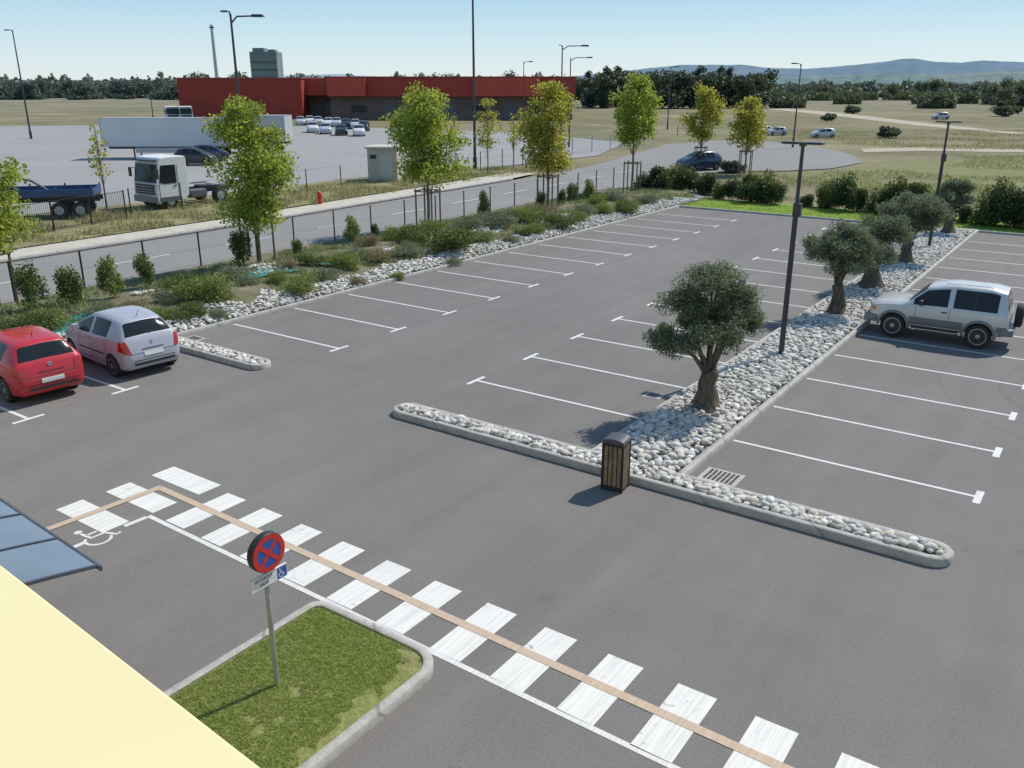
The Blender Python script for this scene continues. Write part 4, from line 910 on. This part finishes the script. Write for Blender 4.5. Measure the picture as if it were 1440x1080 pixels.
MB().box((-.3,.45,1.0),(7.2,.14,.25)).box((-.3,-.45,1.0),(7.2,.14,.25)).build('chassis',DARKM,r)
for x in(-4.0,1.2,2.3):
    for s in(-1,1): twheel(r,x,s*1.12,.46,.3,s)
for i,(u,v) in enumerate(((243,172),(262,172))):
    r=empty('distant_truck_cab',G(u,v,-.07),math.radians(35+90+30),'small white truck cab at the left end of the red building, %s of two'%ordn(i),'truck')
    cab(r,TW,-1.1)
    for x in(-.2,2.6):
        for s in(-1,1): twheel(r,x,s*1.15,.48,.3,s)
    MB().box((1.6,0,.9),(3.4,.9,.3)).build('chassis',DARKM,r)
r=empty('fire_hydrant',G(450,288),0,'red fire hydrant on the verge before the truck yard','hydrant'); RHY=M('hydrant_red',(.55,.02,.015),.4,var=.1)
MB().lathe([(.16,0),(.16,.05),(.12,.07),(.12,.62),(.15,.64),(.15,.72),(.11,.80),(.04,.86)],14).build('barrel',RHY,r,smooth=40)
for s in(-1,1): MB().tube([(0,0,.5),(s*.2,0,.5)],.06,10).build('outlet',RHY,r,smooth=40)
r=empty('utility_shed',G(542,253,-.07),YAW,'small cream concrete utility shed at the yard edge behind the second plane tree','shed')
CRM=M('cream_render',(.42,.38,.31),.85,var=.12,scale=1)
MB().box((0,0,1.25),(2.3,2.6,2.5)).build('wall',CRM,r); MB().box((0,0,2.58),(2.6,2.9,.16)).build('roof',M('shed_roof',(.45,.42,.37),.8,var=.1),r,bevel=.02)
MB().box((.3,-1.31,1.0),(.9,.03,2.0)).build('door',GALV,r); MB().box((-.7,-1.31,1.9),(.5,.03,.3)).build('vent',BLACK,r)
# ---------------------------------------------------------------- red building
REDW=M('red_cladding',(.34,.055,.04),.75,var=.08,scale=.3,spec=.2); REDL2=M('bright_red_cladding',(.45,.08,.055),.75,var=.08,scale=.4,spec=.2); TAU=M('taupe_cladding',(.16,.115,.105),.8,var=.15,scale=.4,spec=.2)
r=empty('warehouse',FR(200,-73,-.1),YAW,'long low red warehouse with taupe lower walls','building')
MB().box((13.5,18,4.2),(27,36,8.4)).build('left_wall',REDW,r)
MB().box((13.5,18,8.5),(27.4,36.4,.22)).build('left_roof',M('roof_edge_red',(.34,.07,.055),.6),r)
MB().box((30.5,14,6.7),(7,20,3.6)).build('link_fascia',REDL2,r); MB().box((30.5,16,2.45),(7,18,4.9)).build('link_wall',TAU,r)
MB().box((60,16,2.4),(52,40,4.8)).build('right_wall',TAU,r)
MB().box((60,15.6,6.7),(53,42,3.9)).build('right_fascia',REDW,r); MB().box((60,15.6,8.72),(53.4,42.4,.16)).build('right_roof',M('roof_edge_red2',(.34,.07,.055),.6),r)
MB().box((38,-6.2,6.7),(8,1.2,3.7)).build('entrance_fascia',REDL2,r)
MB().box((72,-6.0,6.7),(14,.9,3.7)).build('side_fascia',REDL2,r)
for k in range(7):
    x=40+6.5*k; MB().box((x,-4.03,1.5 if k%2 else 2.2),(2.6 if k%2 else 3.2,.08,3.0 if k%2 else 1.4)).build('door' if k%2 else 'window',GREYC if k%2 else GLASS,r)
for k in range(2): MB().box((28.5+3.4*k,6.9,1.6),(2.2,.15,3)).build('dock_door',GREYC,r)
TWG=M('green_grey_tower',(.17,.23,.22),.8,var=.15,scale=.2)
r=empty('silo_tower',AT(376,330,-.1,100),YAW,'green grey block tower behind the red warehouse','tower')
MB().box((0,0,9),(9.5,8,18)).build('wall',TWG,r); MB().box((-2,0,18.5),(4,5,1.6)).box((2.5,0,18.3),(2.5,4,1.0)).build('roof_housing',TWG,r)
for z in(9.5,12,14.5): MB().box((0,-4.03,z),(8.6,.06,.7)).build('window_band',GREYC,r)
r=empty('chimney_mast',AT(304,330,-.1,100),0,'slim pale chimney mast left of the green grey tower','chimney'); MB().tube([(0,0,0),(0,0,27)],[.7,.5],10).build('shaft',M('pale_steel',(.45,.48,.5),.5,.2),r,smooth=40); MB().lathe([(.9,26),(.9,26.3)],12).build('collar',DARKM,r)
# ---------------------------------------------------------------- own building: coping and glass canopy
D1=FR(.631,-.776); NN=FR(.776,.631); E=FR(1.396,-.50)
ra=math.atan2(D1.y,D1.x)
r=empty('cream_building',(E.x,E.y,0),ra,'pale yellow building edge in the bottom left corner','building')
t=NT('pale_yellow_render'); c=t.ramp(t.noise(.9,3,.5),[(.3,(.70,.61,.34)),(.7,(.74,.65,.38))]); t.col(c); t.bump(t.noise(180,2),.04,.002); YEL=t.set(.7,0,.4)
sg=1 if Vector((-D1.y,D1.x,0)).dot(NN)>0 else -1
MB().box((5,-sg*.24,5.80),(36,.48,.20)).build('coping',YEL,r,bevel=.008)
MB().box((5,-sg*.24,2.85),(35.8,.40,5.70)).build('wall',YEL,r)
MB().box((5,-sg*5.0,5.2),(35.8,9.1,.2)).build('roof',GRAVBED,r)
tip=FR(6.66,-3.60,3.2)
tg=NT('tinted_canopy_glass'); tg.col(tg.ramp(tg.noise(1.2,3),[(.3,(.13,.165,.21)),(.7,(.18,.22,.27))])); tg.set(.22,0,.55,.2); CG=tg.m
CF=M('canopy_frame',(.07,.085,.11),.5,.2,var=.1)
r=empty('glass_canopy',tip,ra,'grey blue tinted glass entrance canopy jutting out at the left edge','canopy')
dp=2.13
def cz(q): return .16*math.sin(PI*min(1,q*.8))
def curved(x0,x1,z0,th,name,mat,y0=0.,y1=1.):
    m=MB(); n=10; top=[];bot=[]
    for i in range(n+1):
        q=y0+(y1-y0)*i/n; y=-sg*dp*q; z=cz(q)+z0
        top+=[(x0,y,z+th),(x1,y,z+th)]; bot+=[(x0,y,z),(x1,y,z)]
    V=top+bot; o=2*(n+1); Fc=[]
    for i in range(n): a=2*i; Fc+=[(a,a+1,a+3,a+2),(o+a,o+a+2,o+a+3,o+a+1),(a,a+2,o+a+2,o+a),(a+1,o+a+1,o+a+3,a+3)]
    Fc+=[(0,o,o+1,1),(2*n,2*n+1,o+2*n+1,o+2*n)]
    m.add(V,Fc); return m.build(name,mat,r,smooth=30,fix=True)
for k in range(10): curved(.04+.76*k,.76+.76*k,0,.012,'glass_panel',CG,.01,.99)
for k in range(11): curved(.012+.76*k,.038+.76*k,-.008,.03,'rafter',CF)
MB().box((3.8,-sg*.012,.0),(7.65,.024,.045)).build('edge_beam',CF,r); MB().box((3.8,-sg*(dp-.012),cz(1)),(7.65,.024,.045)).build('edge_beam',CF,r)
# ---------------------------------------------------------------- far trees
def ftree(name,H,W,z0,lm,nl,size,seed,col=False):
    bl=[(0,0,z0+(H-z0)*.30,W*.38,(H-z0)*.28,W*.2,16),(W*.1,0,z0+(H-z0)*.68,W*.27,(H-z0)*.2,W*.18,9)] if not col else [(0,0,z0+(H-z0)*.25,W*.34,(H-z0)*.24,W*.2,10),(0,0,z0+(H-z0)*.55,W*.27,(H-z0)*.22,W*.18,8),(0,0,z0+(H-z0)*.85,W*.12,(H-z0)*.14,W*.12,5)]
    return tree(name,'x','tree',(0,0,0),bl,nl,size,.8,lm,BARKF,W*.03,z0+(H-z0)*.2,seed,brn=4)
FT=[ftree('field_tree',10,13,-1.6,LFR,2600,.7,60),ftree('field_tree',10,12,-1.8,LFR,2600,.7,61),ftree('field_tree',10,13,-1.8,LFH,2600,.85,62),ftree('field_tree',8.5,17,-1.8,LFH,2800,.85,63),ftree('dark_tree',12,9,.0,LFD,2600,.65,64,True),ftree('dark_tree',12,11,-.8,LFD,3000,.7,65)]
used=set()
def put(i,u,v,sc,label,group,fwd=None):
    src=FT[i]
    if i in used: t_=copyobj(src)
    else: t_=src; used.add(i)
    t_.location=G(u,v,-.15) if fwd is None else AT(u,fwd,-.15,125)
    t_.rotation_euler=(0,0,rnd.uniform(0,6.28)); t_.scale=(sc*rnd.uniform(.95,1.3),sc*rnd.uniform(.95,1.3),sc); tag(t_,label,'tree',group)
n_=0
for u in range(-30,262,10):
    put(rnd.choice((2,3,2)),u+rnd.uniform(-4,4),138,rnd.uniform(.85,1.15),'hazy green tree in the distant line left of the red warehouse, %s from the left'%ordn(n_),'distant tree line at the left',rnd.uniform(440,520)); n_+=1
n_=0
for u in (285,330,420,440,468,535,552,566,598,612,640,700,716,732,762,780,812):
    put(rnd.choice((0,1,2)),u,138,rnd.uniform(1.0,1.35),'tree top showing above the red warehouse roof, %s from the left'%ordn(n_),'trees behind the red warehouse',rnd.uniform(400,470)); n_+=1
n_=0
for u in range(830,1076,13):
    put(4 if rnd.random()<.25 else 5,u+rnd.uniform(-4,4),150,rnd.uniform(.88,1.08),'dark tree in the dense clump right of the red warehouse, %s from the left'%ordn(n_),'dark tree clump',rnd.uniform(285,320)); n_+=1
for u in range(850,1070,36):
    put(5,u,150,rnd.uniform(1.05,1.15),'dark tree at the back of the dense clump, %s from the left'%ordn((u-850)//36),'dark trees at the back of the clump',335)
n_=0
for (u,v,s,i) in sorted([(1108,138,.7,2),(1142,137,.8,2),(1163,140,.7,1),(1180,136,.8,3),(1200,139,.6,0),(1215,137,.9,2),(1238,136,.7,3),(1256,138,.8,0),(1278,136,.7,3),(1298,138,.9,1),(1318,141,1.0,1),(1335,137,.9,0),(1352,139,.7,3),(1370,138,.8,2),(1392,147,.8,1),(1408,155,.7,0),(1425,150,.8,1),(1440,145,1.0,0),(1455,150,1.0,1),(1380,133,1.0,2),(1340,132,1.1,3),(1290,132,1.0,2),(1230,131,1.0,3),(1170,131,1.0,2),(1120,131,1.0,3),(1420,134,1.1,2),(1460,134,1.1,2),(1415,144,1.0,1)]):
    put(i,u,v,s,'scattered field tree before the blue hills, %s from the left'%ordn(n_),'scattered trees in the right-hand fields'); n_+=1
bs_=sorted([(1165,170,1.0),(1248,194,1.1),(1198,160,1.4),(1410,164,1.6),(1425,160,1.3),(1030,243,.7)])
for i,(u,v,s) in enumerate(bs_):
    c=G(u,v,-.12); shrub('fieldbush',tuple(c),(s*1.4,s*1.2,s*1.2),'lone bush in the dry field, %s of these from the left'%ordn(i),'bushes in the dry field')
def rows(label,name,u0,u1,dists,n,hh,size,mat,thr=-.2):
    Pm=[]
    for k in range(n):
        u=rnd.uniform(u0,u1); q=rnd.choice(dists); fw=q*(1+.05*mnoise.noise(Vector((u*.01,q,0))))*rnd.uniform(.985,1.015)
        if mnoise.noise(Vector((u*.014,q*.013,0)))<thr: continue
        p=AT(u,fw,0,118); Pm.append((p.x,p.y,rnd.uniform(0,1)**1.1*hh*(.8+.7*mnoise.noise(Vector((u*.06,q,2)))+.3*mnoise.noise(Vector((u*.25,q,5))))))
    V,Fc=leafVF(np.array(Pm),size,.9,nrg); tag(npmesh(name,V,Fc,[mat]),label,name.replace('_',' '),None,'stuff')
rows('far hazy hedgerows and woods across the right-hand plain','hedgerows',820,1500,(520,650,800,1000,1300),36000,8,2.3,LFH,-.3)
rows('nearer green hedgerows crossing the right-hand fields below the hills','hedgerows',1085,1500,(290,350,430),30000,4.5,1.0,LFR,.0)
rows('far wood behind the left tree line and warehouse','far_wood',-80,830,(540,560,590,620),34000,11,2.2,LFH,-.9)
def ridge(pts,dist,depth,mat):
    V=[];Fc=[]; n=160
    us=[p[0] for p in pts]; vs=[p[1] for p in pts]
    for i in range(n+1):
        u=us[0]+(us[-1]-us[0])*i/n; v=float(np.interp(u,us,vs))+1.2*mnoise.noise(Vector((u*.03,dist,0)))+.6*mnoise.noise(Vector((u*.12,dist,0)))
        a=F*cP+sP*(540-v); b=F*sP-cP*(540-v); z=CH-b/a*dist
        for k,(fw,zz) in enumerate(((dist-depth,-5),(dist-depth*.45,z*.55),(dist,z),(dist+depth,-5))):
            p=FR(fw,(u-720)*fw/1290.0); V.append((p.x,p.y,zz+(20*mnoise.noise(Vector((u*.05,k,1))) if k==1 else 0)))
    for i in range(n):
        for k in range(3): Fc.append((i*4+k,(i+1)*4+k,(i+1)*4+k+1,i*4+k+1))
    tag(npmesh('hills',V,Fc,[mat],None,True),kind='structure')
def haze_hillmat(name,a,b):
    t=NT(name); t.col(t.ramp(t.noise(.006,6,.75),[(.4,a),(.6,b)])); return t.set(1,0,0)  # bluish base colours carry the aerial haze of the far ridges
ridge([(760,112),(860,101),(960,91),(1040,91),(1075,95),(1130,97),(1180,93),(1230,88),(1260,83),(1280,82),(1310,87),(1345,88),(1375,85),(1420,87),(1500,90),(1650,86),(1800,100)],4200,900,haze_hillmat('blue_hill',(.125,.185,.235),(.155,.215,.265)))
ridge([(940,116),(1060,108),(1150,107),(1240,103),(1330,105),(1400,100),(1500,99),(1700,106)],2600,500,haze_hillmat('green_blue_hill',(.12,.175,.185),(.19,.235,.215)))
ridge([(-300,114),(-100,111),(100,113),(300,110),(420,106),(470,104),(560,109),(800,114)],4500,700,haze_hillmat('pale_hill',(.24,.32,.38),(.28,.36,.41)))
def scatter(label,pts,h,w_,mat,lean=.4):
    V,Fc=blades(pts,h,w_,nrg,lean); tag(npmesh('dry_grass',V,Fc,[mat]),label,'grass',None,'stuff')
n=26000; x=nrg.uniform(-50,-41.8,n); y=nrg.uniform(0,66,n); P=np.stack([x,y,np.full(n,-.06)],1)
P=P[np.array([mnoise.noise(Vector((p[0]*.5,p[1]*.5,0)))>-.1 for p in P])]; scatter('dry and green weeds on the verge beyond the pavement',P,.30,.05,GRD)
n=30000; fw=nrg.uniform(58,150,n); u=nrg.uniform(1040,1500,n); P=np.array([tuple(AT(a,b,-.1,190)) for a,b in zip(u,fw)])
P=P[np.array([(mnoise.noise(Vector((p[0]*.12,p[1]*.12,0)))>-.05) and p[1]>57 and not((p[0]+36)**2+(p[1]-97)**2<22**2) for p in P])]; scatter('rough dry grass in the field beyond the hedge',P,.25,.08,GRD)
n=16000; x=nrg.uniform(-24,20,n); y=nrg.uniform(50.6,54.6,n); scatter('bright green lawn blades along the far edge of the lot',np.stack([x,y,np.full(n,.03)],1),.08,.04,GRB)
